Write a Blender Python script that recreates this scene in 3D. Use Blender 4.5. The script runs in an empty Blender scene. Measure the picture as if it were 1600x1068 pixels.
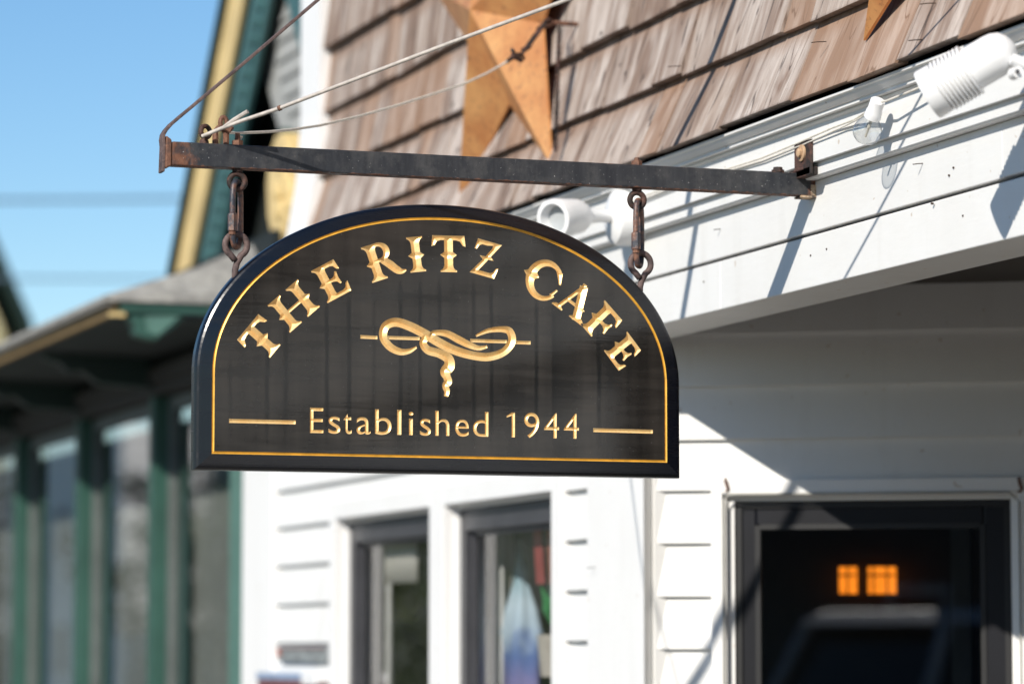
import bpy, bmesh, math, random
import numpy as np
from mathutils import Vector, Matrix
from mathutils.geometry import delaunay_2d_cdt, interpolate_bezier
random.seed(7)
S = bpy.context.scene
COL = S.collection
R = math.radians

# ------------------------------------------------------------------ camera, sky, sun, exposure
F = 5300.0; PSI = R(19.16); PIT = R(5.186)              # focal length in px of a 1600 px wide frame
CR = np.array([math.cos(PSI), -math.sin(PSI), 0]); CH = np.array([math.sin(PSI), math.cos(PSI), 0]); CZ = np.array([0, 0, 1.0])
CF = CH*math.cos(PIT) + CZ*math.sin(PIT); CU = -CH*math.sin(PIT) + CZ*math.cos(PIT)
CAM = np.array([-3.476, -7.702, 1.6])
cd = bpy.data.cameras.new('camera'); cam = bpy.data.objects.new('camera', cd); COL.objects.link(cam)
cam.location = CAM; cam.rotation_euler = (R(90)+PIT, 0, -PSI)
cd.sensor_width = 36; cd.lens = F/1600*36; cd.clip_end = 3000; cd.clip_start = .1
cd.dof.use_dof = True; cd.dof.focus_distance = 8.12; cd.dof.aperture_fstop = 2.1; cd.dof.aperture_blades = 9
S.camera = cam
SUN_TO = Vector((-1, -.84, .80)).normalized()
W = bpy.data.worlds.new('World'); S.world = W; W.use_nodes = True
nt = W.node_tree; bg = nt.nodes['Background']
sky = nt.nodes.new('ShaderNodeTexSky'); sky.sky_type = 'NISHITA'; sky.sun_disc = False
sky.sun_elevation = math.asin(SUN_TO.z); sky.sun_rotation = math.atan2(SUN_TO.x, SUN_TO.y) % (2*math.pi)
sky.air_density = 1.0; sky.dust_density = .1; sky.ozone_density = 3.0; sky.altitude = 0
hs = nt.nodes.new('ShaderNodeHueSaturation'); hs.inputs['Saturation'].default_value = 1.2
nt.links.new(sky.outputs[0], hs.inputs['Color']); nt.links.new(hs.outputs[0], bg.inputs[0]); bg.inputs[1].default_value = .10
sl = bpy.data.lights.new('sun', 'SUN'); sl.energy = 4.4; sl.angle = R(.53); sl.color = (1, .94, .845)
so = bpy.data.objects.new('sun', sl); COL.objects.link(so); so.rotation_euler = SUN_TO.to_track_quat('Z', 'Y').to_euler(); so.location = (-8, -8, 12)
vs = S.view_settings; vs.view_transform = 'Standard'; vs.look = 'None'; vs.gamma = 1; vs.exposure = .36
S.render.engine = 'CYCLES'; S.cycles.use_denoising = True; S.cycles.max_bounces = 8; S.cycles.transparent_max_bounces = 12
S.cycles.sample_clamp_indirect = 6

# ------------------------------------------------------------------ pixel -> point on a real plane of the place
def ray(px, py): return CF*F + CR*(px-800) - CU*(py-534)
def onx(px, py, x): d = ray(px, py); return CAM + d*((x-CAM[0])/d[0])
def ony(px, py, y): d = ray(px, py); return CAM + d*((y-CAM[1])/d[1])
def onp(px, py, p0, n): d = ray(px, py); return CAM + d*(np.dot(np.array(p0)-CAM, n)/np.dot(d, n))
def proj(P):
    v = np.array(P)-CAM; k = v@CF
    return 800+F*(v@CR)/k, 534-F*(v@CU)/k

# ------------------------------------------------------------------ mesh helpers
class MB:
    def __init__(s, f=None): s.v = []; s.f = []; s.mi = []; s.t = f; s.cur = 0
    def add(s, vs, fs):
        b = len(s.v)
        for p in vs:
            p = s.t(p) if s.t else p
            s.v.append(tuple(float(c) for c in p))
        for f in fs: s.f.append(tuple(b+i for i in f)); s.mi.append(s.cur)
        return s
    def box(s, x0, x1, y0, y1, z0, z1):
        return s.add([(x0,y0,z0),(x1,y0,z0),(x1,y1,z0),(x0,y1,z0),(x0,y0,z1),(x1,y0,z1),(x1,y1,z1),(x0,y1,z1)],
                     [(0,3,2,1),(4,5,6,7),(0,1,5,4),(1,2,6,5),(2,3,7,6),(3,0,4,7)])
    def hexa(s, lo, hi):                     # two quads of four points
        return s.add(list(lo)+list(hi), [(0,3,2,1),(4,5,6,7),(0,1,5,4),(1,2,6,5),(2,3,7,6),(3,0,4,7)])
    def prism(s, a, off):                    # polygon a (3-D points) pushed by off
        n = len(a); off = np.array(off, float); b = [np.array(p, float)+off for p in a]
        return s.add(list(a)+b, [tuple(range(n))[::-1], tuple(range(n, 2*n))] + [(i, (i+1) % n, n+(i+1) % n, n+i) for i in range(n)])
    def quad(s, a, b, c, d): return s.add([a, b, c, d], [(0,1,2,3)])
    def tube(s, pts, r, n=10, cap=True, closed=False):
        P = [np.array(p, float) for p in pts]; m = len(P); rr = r if hasattr(r, '__len__') else [r]*m
        T = []
        for i in range(m):
            a = P[(i-1) % m] if (closed or i > 0) else P[i]; b = P[(i+1) % m] if (closed or i < m-1) else P[i]
            t = b-a; T.append(t/(np.linalg.norm(t)+1e-12))
        u = np.cross(T[0], [0,0,1.0]); u = np.cross(T[0], [1.0,0,0]) if np.linalg.norm(u) < 1e-3 else u; u /= np.linalg.norm(u)
        vs = []; fs = []
        for i in range(m):
            u = u - T[i]*np.dot(u, T[i]); u /= np.linalg.norm(u)+1e-12; w = np.cross(T[i], u)
            for k in range(n):
                a = 2*math.pi*k/n; vs.append(P[i]+rr[i]*(u*math.cos(a)+w*math.sin(a)))
        for i in range(m if closed else m-1):
            j = (i+1) % m
            for k in range(n): fs.append((i*n+k, i*n+(k+1) % n, j*n+(k+1) % n, j*n+k))
        if cap and not closed:
            fs.append(tuple(range(n))[::-1]); fs.append(tuple(range((m-1)*n, m*n)))
        return s.add(vs, fs)
    def lathe(s, o, ax, prof, n=24, cap=True):  # prof: (distance along axis, radius)
        o = np.array(o, float); ax = np.array(ax, float); ax /= np.linalg.norm(ax)
        u = np.cross(ax, [0,0,1.0]); u = np.cross(ax, [1.0,0,0]) if np.linalg.norm(u) < 1e-3 else u; u /= np.linalg.norm(u); w = np.cross(ax, u)
        vs = []; fs = []; m = len(prof)
        for (d, r) in prof:
            for k in range(n):
                a = 2*math.pi*k/n; vs.append(o+ax*d+r*(u*math.cos(a)+w*math.sin(a)))
        for i in range(m-1):
            for k in range(n): fs.append((i*n+k, i*n+(k+1) % n, (i+1)*n+(k+1) % n, (i+1)*n+k))
        if cap: fs.append(tuple(range(n))[::-1]); fs.append(tuple(range((m-1)*n, m*n)))
        return s.add(vs, fs)
    def build(s, name, mat, parent=None, smooth=False, bevel=0, fix=True):
        me = bpy.data.meshes.new(name); me.from_pydata(s.v, [], s.f)
        for m in (mat if isinstance(mat, (list, tuple)) else [mat]): me.materials.append(m)
        if isinstance(mat, (list, tuple)): me.polygons.foreach_set('material_index', s.mi)
        if fix:
            bm = bmesh.new(); bm.from_mesh(me); bmesh.ops.recalc_face_normals(bm, faces=bm.faces); bm.to_mesh(me); bm.free()
        me.update()
        o = bpy.data.objects.new(name, me); COL.objects.link(o)
        if parent:
            o.parent = parent; b = Vector((0,0,0)); p = parent
            while p: b += p.location; p = p.parent
            o.location = -b
        if smooth:
            me.polygons.foreach_set('use_smooth', [True]*len(me.polygons))
            if smooth != 'all':
                me.set_sharp_from_angle(angle=R(38))
        if bevel:
            m = o.modifiers.new('bevel', 'BEVEL'); m.width = bevel; m.segments = 2; m.limit_method = 'ANGLE'; m.angle_limit = R(40)
        return o
def empty(name, loc, label, cat, group=None):
    o = bpy.data.objects.new(name, None); COL.objects.link(o); o.location = loc; o.empty_display_size = .1
    return tag(o, label, cat, group)
def tag(o, label=None, cat=None, group=None, kind=None):
    if label: o['label'] = label
    if cat: o['category'] = cat
    if group: o['group'] = group
    if kind: o['kind'] = kind
    return o
def struct(name, mb, mat): return tag(mb.build(name, mat), kind='structure')

# ------------------------------------------------------------------ materials
class NT:
    def __init__(s, name):
        s.m = bpy.data.materials.new(name); s.m.use_nodes = True; s.t = s.m.node_tree
        s.b = s.t.nodes['Principled BSDF']; s.co = s.n('ShaderNodeTexCoord').outputs['Object']
    def n(s, ty, **k):
        o = s.t.nodes.new(ty)
        for a, v in k.items(): setattr(o, a, v)
        return o
    def l(s, a, b): s.t.links.new(a, b)
    def map(s, sc, src=None, rot=(0,0,0)):
        m = s.n('ShaderNodeMapping'); m.inputs['Scale'].default_value = sc; m.inputs['Rotation'].default_value = rot; s.l(src or s.co, m.inputs['Vector']); return m.outputs[0]
    def noise(s, scale, det=4, rough=.6, vec=None, dist=0):
        o = s.n('ShaderNodeTexNoise'); o.inputs['Scale'].default_value = scale; o.inputs['Detail'].default_value = det
        o.inputs['Roughness'].default_value = rough; o.inputs['Distortion'].default_value = dist; s.l(vec or s.co, o.inputs['Vector']); return o.outputs[0]
    def ramp(s, fac, stops, interp='LINEAR'):
        o = s.n('ShaderNodeValToRGB'); o.color_ramp.interpolation = interp; e = o.color_ramp.elements
        while len(e) < len(stops): e.new(.5)
        for i, (p, c) in enumerate(stops): e[i].position = p; e[i].color = (c, c, c, 1) if not hasattr(c, '__len__') else (*c, 1)
        s.l(fac, o.inputs[0]); return o.outputs[0]
    def mix(s, fac, a, b, mode='MIX'):
        o = s.n('ShaderNodeMix', data_type='RGBA', blend_type=mode)
        for i, v in ((0, fac), (6, a), (7, b)):
            if isinstance(v, (int, float)): o.inputs[i].default_value = v
            elif isinstance(v, tuple): o.inputs[i].default_value = (*v, 1)
            else: s.l(v, o.inputs[i])
        return o.outputs[2]
    def math(s, op, a, b=0., clamp=False):
        o = s.n('ShaderNodeMath', operation=op, use_clamp=clamp)
        for i, v in ((0, a), (1, b)):
            if isinstance(v, (int, float)): o.inputs[i].default_value = v
            else: s.l(v, o.inputs[i])
        return o.outputs[0]
    def sep(s, src=None):
        o = s.n('ShaderNodeSeparateXYZ'); s.l(src or s.co, o.inputs[0]); return o.outputs
    def rnd(s): return s.n('ShaderNodeObjectInfo').outputs['Random']
    def set(s, col=None, rough=None, metal=None, bump=None, bd=.002, bs=.5, **k):
        b = s.b
        for key, v in (('Base Color', col), ('Roughness', rough), ('Metallic', metal)):
            if v is None: continue
            if isinstance(v, tuple): b.inputs[key].default_value = (*v, 1)
            elif isinstance(v, (int, float)): b.inputs[key].default_value = v
            else: s.l(v, b.inputs[key])
        for key, v in k.items(): b.inputs[key.replace('_', ' ')].default_value = v
        if bump is not None:
            o = s.n('ShaderNodeBump'); o.inputs['Distance'].default_value = bd; o.inputs['Strength'].default_value = bs
            s.l(bump, o.inputs['Height']); s.l(o.outputs[0], b.inputs['Normal'])
        return s.m
def simple(name, col, rough=.6, var=.12, scale=6, metal=0, bump=0, stretch=(1,1,1)):
    m = NT(name); nz = m.noise(scale, 5, .6, m.map(stretch))
    dk = tuple(c*(1-var*2) for c in col); lt = tuple(min(1, c*(1+var)) for c in col)
    c = m.mix(m.ramp(nz, [(.3, 0), (.7, 1)]), dk, lt)
    return m.set(c, rough, metal, nz if bump else None, bump or .001, .6)
def white_paint(name, base=(.80, .80, .78), dirt=.1):
    m = NT(name); big = m.noise(2.3, 5, .65); st = m.noise(9, 4, .6, m.map((1, 1, .12)))
    c = m.mix(m.ramp(big, [(.42, 0), (.75, dirt)]), base, (.55, .52, .46))
    c = m.mix(m.ramp(st, [(.55, 0), (.85, dirt*1.3)]), c, (.5, .47, .42))
    sp = m.noise(38, 2, .5); c = m.mix(m.ramp(sp, [(.735, 0), (.75, .5)]), c, (.42, .3, .18))
    fine = m.noise(70, 4, .6, m.map((1, .25, 1)))
    return m.set(c, .5, 0, fine, .0012, .5)
M = {}
M['white'] = white_paint('white_paint', (.75, .745, .73), .2)
M['white2'] = white_paint('white_trim_paint', (.77, .765, .755), .12)
def shingle_mat():
    m = NT('weathered_cedar'); r = m.rnd()
    sh = m.n('ShaderNodeCombineXYZ'); m.l(m.math('MULTIPLY', r, 37), sh.inputs[0]); m.l(m.math('MULTIPLY', r, 91), sh.inputs[1])
    va = m.n('ShaderNodeVectorMath', operation='ADD'); m.l(m.co, va.inputs[0]); m.l(sh.outputs[0], va.inputs[1])
    g1 = m.noise(1, 5, .6, m.map((6, 22, 1.8), va.outputs[0]), .6); g2 = m.noise(1, 3, .6, m.map((3, 7, 1.6), va.outputs[0]), .8); g3 = m.noise(1, 5, .7, m.map((50, 170, 5), va.outputs[0]), .3); g4 = m.noise(5, 4, .6, va.outputs[0])
    base = m.mix(m.ramp(r, [(0, 0), (1, 1)]), (.335, .25, .195), (.51, .435, .385))
    c = m.mix(m.ramp(g4, [(.35, 0), (.7, .6)]), base, (.58, .515, .47))
    c = m.mix(m.ramp(g2, [(.40, .92), (.56, .0)]), c, (.185, .115, .08))
    c = m.mix(m.ramp(g1, [(.36, .5), (.52, 0)]), c, (.25, .18, .14))
    c = m.mix(m.ramp(g1, [(.55, 0), (.75, .5)]), c, (.66, .59, .54))
    c = m.mix(m.ramp(g3, [(.32, .55), (.5, 0)]), c, (.2, .15, .12))
    ck = m.math('ABSOLUTE', m.math('SUBTRACT', m.noise(1, 2, .5, m.map((4, 13, 1.1), va.outputs[0]), .5), .5)); c = m.mix(m.ramp(ck, [(.004, .85), (.012, 0)]), c, (.06, .042, .034))
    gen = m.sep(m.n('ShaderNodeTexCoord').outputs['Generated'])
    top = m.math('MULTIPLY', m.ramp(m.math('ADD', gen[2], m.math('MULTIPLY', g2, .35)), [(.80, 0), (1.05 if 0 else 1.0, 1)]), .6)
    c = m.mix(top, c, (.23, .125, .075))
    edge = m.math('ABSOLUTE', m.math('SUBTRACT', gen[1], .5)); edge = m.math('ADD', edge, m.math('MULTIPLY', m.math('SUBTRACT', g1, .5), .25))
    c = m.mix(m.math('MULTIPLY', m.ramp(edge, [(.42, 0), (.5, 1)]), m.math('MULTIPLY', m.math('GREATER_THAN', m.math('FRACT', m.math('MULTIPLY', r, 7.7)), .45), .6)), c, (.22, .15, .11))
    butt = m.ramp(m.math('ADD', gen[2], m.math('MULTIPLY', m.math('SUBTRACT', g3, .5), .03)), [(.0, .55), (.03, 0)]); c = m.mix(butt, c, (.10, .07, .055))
    hue = m.math('MULTIPLY', m.math('GREATER_THAN', m.math('FRACT', m.math('MULTIPLY', r, 17.3)), .74), .45)
    c = m.mix(hue, c, (.34, .195, .115))
    return m.set(c, .8, 0, m.math('ADD', m.math('MULTIPLY', g1, .7), m.math('MULTIPLY', g3, .6)), .004, .6)
M['shingle'] = shingle_mat()
M['alcove'] = simple('brown_alcove_boards', (.32, .235, .18), .7, .1, 5)
M['dark_felt'] = simple('tar_paper', (.012, .012, .012), .9)
def bar_mat():
    m = NT('rusty_black_steel'); x = m.sep()
    n1 = m.noise(9, 6, .7); n2 = m.noise(60, 4, .6, m.map((1, 1, .5))); n3 = m.noise(210, 2, .5); st = m.noise(1, 3, .6, m.map((55, 1, 6)))
    c = m.mix(m.ramp(st, [(.3, 0), (.75, 1)]), (.014, .016, .021), (.036, .038, .043))
    c = m.mix(m.ramp(m.noise(26, 5, .7), [(.46, 0), (.72, .7)]), c, (.075, .073, .072))
    endl = m.ramp(m.math('MULTIPLY_ADD', x[0], -1.0), [(0, 0), (1, 1)])
    a = m.math('SUBTRACT', -1.53, x[0]); a = m.math('MULTIPLY', a, 6.0)          # towards the free end
    b = m.math('MULTIPLY', m.math('SUBTRACT', x[0], -.06), 16.0)                 # towards the wall plate
    e1 = m.math('MULTIPLY', m.math('SUBTRACT', x[2], 2.781), 160.0); e2 = m.math('MULTIPLY', m.math('SUBTRACT', 2.733, x[2]), 160.0)
    ends = m.math('MAXIMUM', m.math('MAXIMUM', a, b), m.math('MAXIMUM', e1, e2))
    ends = m.math('MINIMUM', ends, 1.0)
    f = m.math('ADD', m.math('MULTIPLY', m.math('MAXIMUM', ends, -.6), .30), m.math('ADD', m.math('MULTIPLY', n1, .55), m.math('MULTIPLY', n2, .45)))
    rust = m.ramp(f, [(.62, 0), (.74, 1)])
    rc = m.mix(m.ramp(n2, [(.4, 0), (.65, 1)]), (.10, .038, .02), (.19, .085, .05))
    c = m.mix(rust, c, rc)
    c = m.mix(m.ramp(n3, [(.70, 0), (.73, .8)]), c, (.5, .49, .47))
    return m.set(c, m.mix(rust, (.42,.42,.42), (.85,.85,.85)), 0, m.math('ADD', n2, m.math('MULTIPLY', rust, .8)), .0016, .6)
M['bar'] = bar_mat()
def rust_mat(name, c1, c2, dark, th=.5, rough=.75):
    m = NT(name); n1 = m.noise(28, 5, .65); n2 = m.noise(140, 4, .6)
    c = m.mix(m.ramp(n2, [(.35, 0), (.65, 1)]), c1, c2)
    c = m.mix(m.ramp(n1, [(th-.06, 0), (th+.08, 1)]), c, dark)
    c = m.mix(m.ramp(n2, [(.70, 0), (.73, .7)]), c, (.5, .38, .3))
    return m.set(c, rough, 0, n2, .002, .6)
M['rust'] = rust_mat('rust', (.12, .05, .03), (.21, .10, .06), (.07, .04, .03), .55)
M['rust_rod'] = rust_mat('brown_rusted_steel', (.085, .055, .05), (.15, .10, .09), (.05, .035, .035), .55)
M['link'] = rust_mat('worn_black_link', (.15, .065, .04), (.23, .12, .08), (.03, .033, .045), .47, .45)
M['darkrust'] = rust_mat('dark_rust', (.05, .025, .02), (.11, .05, .035), (.02, .014, .012), .5)
M['chip'] = rust_mat('flaking_paint_rust', (.35, .2, .1), (.62, .5, .36), (.06, .045, .04), .5)
M['cable'] = simple('grey_steel_cable', (.50, .45, .40), .55, .15, 60)
M['cable2'] = simple('pale_cord', (.70, .66, .58), .6, .1, 60)
def gold_mat():
    m = NT('gold_leaf'); n = m.noise(260, 4, .65); n2 = m.noise(30, 4, .6)
    c = m.mix(m.ramp(n2, [(.35, 0), (.7, 1)]), (.86, .55, .22), (.92, .68, .34))
    c = m.mix(m.ramp(n, [(.3, .35), (.5, 0)]), c, (.42, .2, .05))
    return m.set(c, .38, .38, n, .0006, .6)
M['gold'] = gold_mat()
M['gold_line'] = simple('gold_line_paint', (.75, .40, .05), .4, .12, 40, .3)
def board_mat(name, col, streak):
    m = NT(name); x = m.sep()
    br = m.noise(1, 4, .6, m.map((5, 1, 120))); b2 = m.noise(1, 3, .6, m.map((3, 1, 28)), .5); sp = m.noise(240, 1, .5)
    c = col
    if streak:
        xs = [(-1.505,.35),(-1.415,.75),(-1.37,.55),(-1.27,.8),(-1.215,.95),(-1.155,.3),(-1.09,.9),(-1.04,.6),(-.99,.55),(-.905,.5),(-.86,.85),(-.745,.8),(-.70,.5),(-.585,.6)]
        tot = None
        wob = m.math('MULTIPLY', m.math('SUBTRACT', m.noise(1, 3, .5, m.map((6, 1, 5))), .5), .012)
        xx = m.math('ADD', x[0], wob)
        for (p, k) in xs:
            d = m.math('ABSOLUTE', m.math('SUBTRACT', xx, p)); d = m.math('SUBTRACT', 1.0, m.math('MULTIPLY', d, 125.0), True); d = m.math('MULTIPLY', d, min(1, k*1.6))
            tot = d if tot is None else m.math('MAXIMUM', tot, d)
        # runs start under the lettering and fade at the foot
        cx = m.math('ABSOLUTE', m.math('ADD', x[0], .9775)); arc = m.math('SUBTRACT', 2.50, m.math('MULTIPLY', m.math('MULTIPLY', cx, cx), .72))
        msk = m.math('MULTIPLY', m.math('SUBTRACT', arc, x[2]), 22.0, True); msk2 = m.math('MULTIPLY', m.math('SUBTRACT', x[2], 2.06), 9.0, True)
        tot = m.math('MULTIPLY', m.math('MULTIPLY', tot, msk), msk2)
        wide = m.noise(1, 3, .55, m.map((14, 1, .8)))
        dust = m.math('MULTIPLY', m.ramp(wide, [(.32, .35), (.66, 1)]), m.ramp(b2, [(.3, .45), (.6, 1)]))
        dust = m.math('MULTIPLY', dust, m.math('SUBTRACT', 1.0, tot))
        c = m.mix(dust, col, (.034, .0295, .0255))
        c = m.mix(m.ramp(sp, [(.79, 0), (.80, .5)]), c, (.2, .2, .19))
    return m.set(c, m.ramp(b2, [(.3, .05), (.7, .12)] if streak else [(.3, .2), (.7, .32)]), 0, br, .0003, .2, Specular_IOR_Level=.55)
M['sign_black'] = board_mat('weathered_black_gloss', (.004, .004, .0042), True)
M['sign_band'] = board_mat('sky_tint_gloss', (.003, .0038, .007), False)  # navy cast of the reflected sky put into the band colour
def copper_mat():
    m = NT('aged_copper_paint'); n = m.noise(7, 5, .65); n2 = m.noise(50, 4, .6)
    c = m.mix(m.ramp(n, [(.3, 0), (.7, 1)]), (.62, .235, .085), (.87, .45, .175))
    c = m.mix(m.ramp(n2, [(.56, 0), (.72, .7)]), c, (.28, .11, .07)); c = m.mix(m.ramp(m.noise(120, 3, .6), [(.68, 0), (.72, .7)]), c, (.12, .05, .03))
    return m.set(c, .46, .5, n2, .001, .4)
M['copper'] = copper_mat()
M['plastic'] = simple('white_enamel', (.80, .80, .80), .35, .05, 8)
M['lens'] = simple('grey_lamp_lens', (.42, .44, .45), .3, .1, 10)
M['ceramic'] = simple('cream_socket', (.62, .5, .32), .5, .1, 30)
M['nail'] = simple('rusty_nail', (.05, .03, .02), .7, .1, 50)
def glass_mat(name, tint=(1,1,1), refl=1.0, f0=.045, thin=.0):
    m = bpy.data.materials.new(name); m.use_nodes = True; t = m.node_tree; t.nodes.remove(t.nodes['Principled BSDF'])
    tr = t.nodes.new('ShaderNodeBsdfTransparent'); tr.inputs[0].default_value = (*tint, 1)
    gl = t.nodes.new('ShaderNodeBsdfGlossy'); gl.inputs['Roughness'].default_value = .004
    lw = t.nodes.new('ShaderNodeLayerWeight'); lw.inputs['Blend'].default_value = .5
    pw = t.nodes.new('ShaderNodeMath'); pw.operation = 'POWER'; pw.inputs[1].default_value = 5; t.links.new(lw.outputs['Facing'], pw.inputs[0])
    ma = t.nodes.new('ShaderNodeMath'); ma.operation = 'MULTIPLY_ADD'; ma.inputs[1].default_value = .92; ma.inputs[2].default_value = f0; t.links.new(pw.outputs[0], ma.inputs[0])
    mm = t.nodes.new('ShaderNodeMath'); mm.operation = 'MULTIPLY'; mm.inputs[1].default_value = 1.7*refl; mm.use_clamp = True
    mx = t.nodes.new('ShaderNodeMixShader'); t.links.new(ma.outputs[0], mm.inputs[0]); t.links.new(mm.outputs[0], mx.inputs[0])
    t.links.new(tr.outputs[0], mx.inputs[1]); t.links.new(gl.outputs[0], mx.inputs[2]); t.links.new(mx.outputs[0], t.nodes['Material Output'].inputs[0])
    return m
M['glass'] = glass_mat('window_glass', (.82, .85, .85))
M['bulb_glass'] = glass_mat('bulb_glass', (.93, .94, .94), 1.1, .09)
M['frame_dark'] = simple('charcoal_frame', (.048, .048, .054), .4, .1, 12)
M['door_navy'] = simple('navy_black_door', (.0055, .006, .0095), .42, .12, 10)
M['door_navy'].node_tree.nodes['Principled BSDF'].inputs['Specular IOR Level'].default_value = .3
M['door_line'] = simple('black_gasket', (.006, .006, .007), .5)
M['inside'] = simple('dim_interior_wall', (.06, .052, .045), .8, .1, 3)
M['curtain'] = simple('cream_curtain', (.62, .57, .52), .8, .08, 14, stretch=(1, 8, 1))
M['curtain_w'] = simple('white_curtain', (.72, .69, .68), .8, .05, 14, stretch=(1, 8, 1))
M['sheer'] = simple('grey_sheer_curtain', (.26, .265, .24), .85, .15, 9, stretch=(1, 9, .6))
M['green_dk'] = simple('dark_green_paint', (.011, .028, .024), .5, .12, 5)
M['green'] = simple('green_trim_paint', (.028, .085, .066), .45, .1, 5)
M['green_lt'] = simple('sage_green_paint', (.08, .17, .14), .5, .1, 5)
M['teal'] = simple('teal_frieze_paint', (.045, .115, .115), .5, .1, 5)
M['green_blk'] = simple('green_black_shade', (.006, .010, .009), .7, .1, 5)  # shade under eave and gable overhang put into a near-black green
M['yellow'] = simple('cream_yellow_paint', (.66, .49, .22), .5, .09, 5)
M['grey_beam'] = simple('grey_brown_beam', (.042, .038, .035), .7, .1, 4)
def roof_mat():
    m = NT('grey_roof_shingles'); n = m.noise(16, 5, .7); n2 = m.noise(5, 4, .6)
    c = m.mix(m.ramp(n, [(.35, 0), (.65, 1)]), (.22, .215, .20), (.42, .405, .37)); c = m.mix(m.ramp(n2, [(.45, 0), (.7, .6)]), c, (.17, .165, .16))
    return m.set(c, .85, 0, n, .01, .8)
M['roof'] = roof_mat()
def siding_mat():
    m = NT('grey_shingle_siding'); x = m.sep(); n = m.noise(4, 4, .6, m.map((3, 3, 10)))
    c = m.mix(n, (.27, .275, .265), (.38, .38, .365))
    return m.set(c, .8, 0, n, .004, .5)
M['siding'] = siding_mat()
def asphalt(name, a, b):
    m = NT(name); n = m.noise(90, 4, .7); n2 = m.noise(.6, 5, .6)
    c = m.mix(m.ramp(n, [(.3, 0), (.7, 1)]), a, b); c = m.mix(m.math('MULTIPLY', n2, .35), c, tuple(v*.6 for v in a))
    return m.set(c, .85, 0, n, .004, .5)
M['asphalt'] = asphalt('asphalt', (.045, .045, .045), (.075, .074, .072))
M['concrete'] = asphalt('concrete_paving', (.20, .185, .165), (.28, .262, .235))
M['earth'] = asphalt('grassy_ground', (.06, .07, .03), (.10, .10, .06))
M['bark'] = simple('bark', (.10, .075, .055), .9, .2, 14, bump=.01, stretch=(1, 1, .25))
def leaf(name, a, b):
    m = NT(name); c = m.mix(m.noise(2.2, 4, .7), a, b); return m.set(c, .6, Transmission_Weight=0)
M['leaf'] = leaf('leaf_green', (.035, .065, .015), (.10, .13, .03))
def emit(name, col, st, var=False):
    m = NT(name); m.b.inputs['Emission Color'].default_value = (*col, 1); m.b.inputs['Emission Strength'].default_value = st
    if var:
        c = m.mix(m.noise(22, 3, .6), tuple(v*.55 for v in col), col); m.l(c, m.b.inputs['Emission Color'])
    return m.set((.02, .01, .005), .6)
M['amber'] = emit('amber_lamp_glass', (1, .25, .015), 1.5, True)
M['blue_led'] = emit('blue_led', (.01, .10, .9), 1.4)

# ------------------------------------------------------------------ ground
ZG = 0
struct('ground', MB().quad((-900,-900,-.14),(900,-900,-.14),(900,900,-.14),(-900,900,-.14)), M['earth'])
struct('road', MB().quad((-10.5,-160,-.125),(-2.75,-160,-.125),(-2.75,220,-.125),(-10.5,220,-.125)), M['asphalt'])
rd = MB()
for k in range(-10, 24): rd.quad((-6.7,k*9,-.12),(-6.58,k*9,-.12),(-6.58,k*9+3,-.12),(-6.7,k*9+3,-.12))
struct('road_marking', rd, M['white2'])
pv = MB()
for k in range(-10, 24):
    pv.box(-2.6, .24, k*1.5+.004, k*1.5+1.496, -.13, 0); 
pv.box(-2.6, .24, -160, -15.0, -.13, 0); pv.box(-2.6, .24, 36, 220, -.13, 0)
struct('pavement', pv, M['concrete'])
struct('kerb', MB().box(-2.75, -2.605, -160, 220, -.14, .005), M['concrete'])
struct('pavement', MB().box(-13, -10.5, -160, 220, -.14, .0), M['concrete'])

# ================================================================== CAFE BUILDING
cafe = empty('cafe_building', (0, 0, 0), 'white clapboard cafe building with weathered cedar shingles above a white fascia', 'building')
ZC = [2.945, 3.155, 3.372, 3.613, 3.853, 4.09, 4.33, 4.57, 4.81, 5.05]
FL = [(2.93, -.124), (3.155, -.056), (3.372, -.018), (3.613, 0), (9, 0)]
def xs(z):
    for (a, xa), (b, xb) in zip(FL, FL[1:]):
        if z <= b: return xa+(xb-xa)*(z-a)/(b-a)
YL = 4.465
back = MB(); back.box(.06, .3, -12, 4.70, 2.87, 6.2)
wallo = back.build('shingle_wall', M['dark_felt'], cafe)
stuff = MB(); nsh = 0
for k in range(len(ZC)-1):
    y = -4.5 + random.uniform(0, .1)
    while y < YL:
        w = random.choice([.12, .17, .22, .26, .30, .34, .38, .42]) * random.uniform(.92, 1.08)
        y1 = min(y+w, YL)
        if YL-y1 < .04: y1 = YL
        zb = ZC[k]+random.uniform(-.005, .005); zt = ZC[k+1]+.032; th = random.uniform(.026, .033)
        sk = random.uniform(-.007, .007); j = random.uniform(-.005, .005); tl = random.uniform(-.005, .005)
        g = random.choice([.0005, .0012, .002, .003, .0042])
        a, b = y+g, y1-g
        zr = zb+tl
        def q(yy, z, dx): return (xs(z)+dx, yy, z)
        lo = [q(a, zb, j), q(b, zr, j+.001), q(b, zr, th), q(a, zb, th)]
        hi = [(xs(zt)+.037, a+sk, zt), (xs(zt)+.037, b+sk, zt), (xs(zt)+.046, b+sk, zt), (xs(zt)+.046, a+sk, zt)]
        vis = any(-40 < proj(p)[0] < 1640 and -30 < proj(p)[1] < 1100 for p in lo+hi) and y > -1.6
        if vis:
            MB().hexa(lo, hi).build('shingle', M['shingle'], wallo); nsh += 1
        elif ZC[k] < 4.6: stuff.hexa(lo, hi)
        y = y1
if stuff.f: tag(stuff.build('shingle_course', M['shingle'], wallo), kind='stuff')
MB().box(-.1, 2.5, -12, 4.78, 6.2, 6.4).build('roof_edge', M['white'], cafe)
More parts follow.
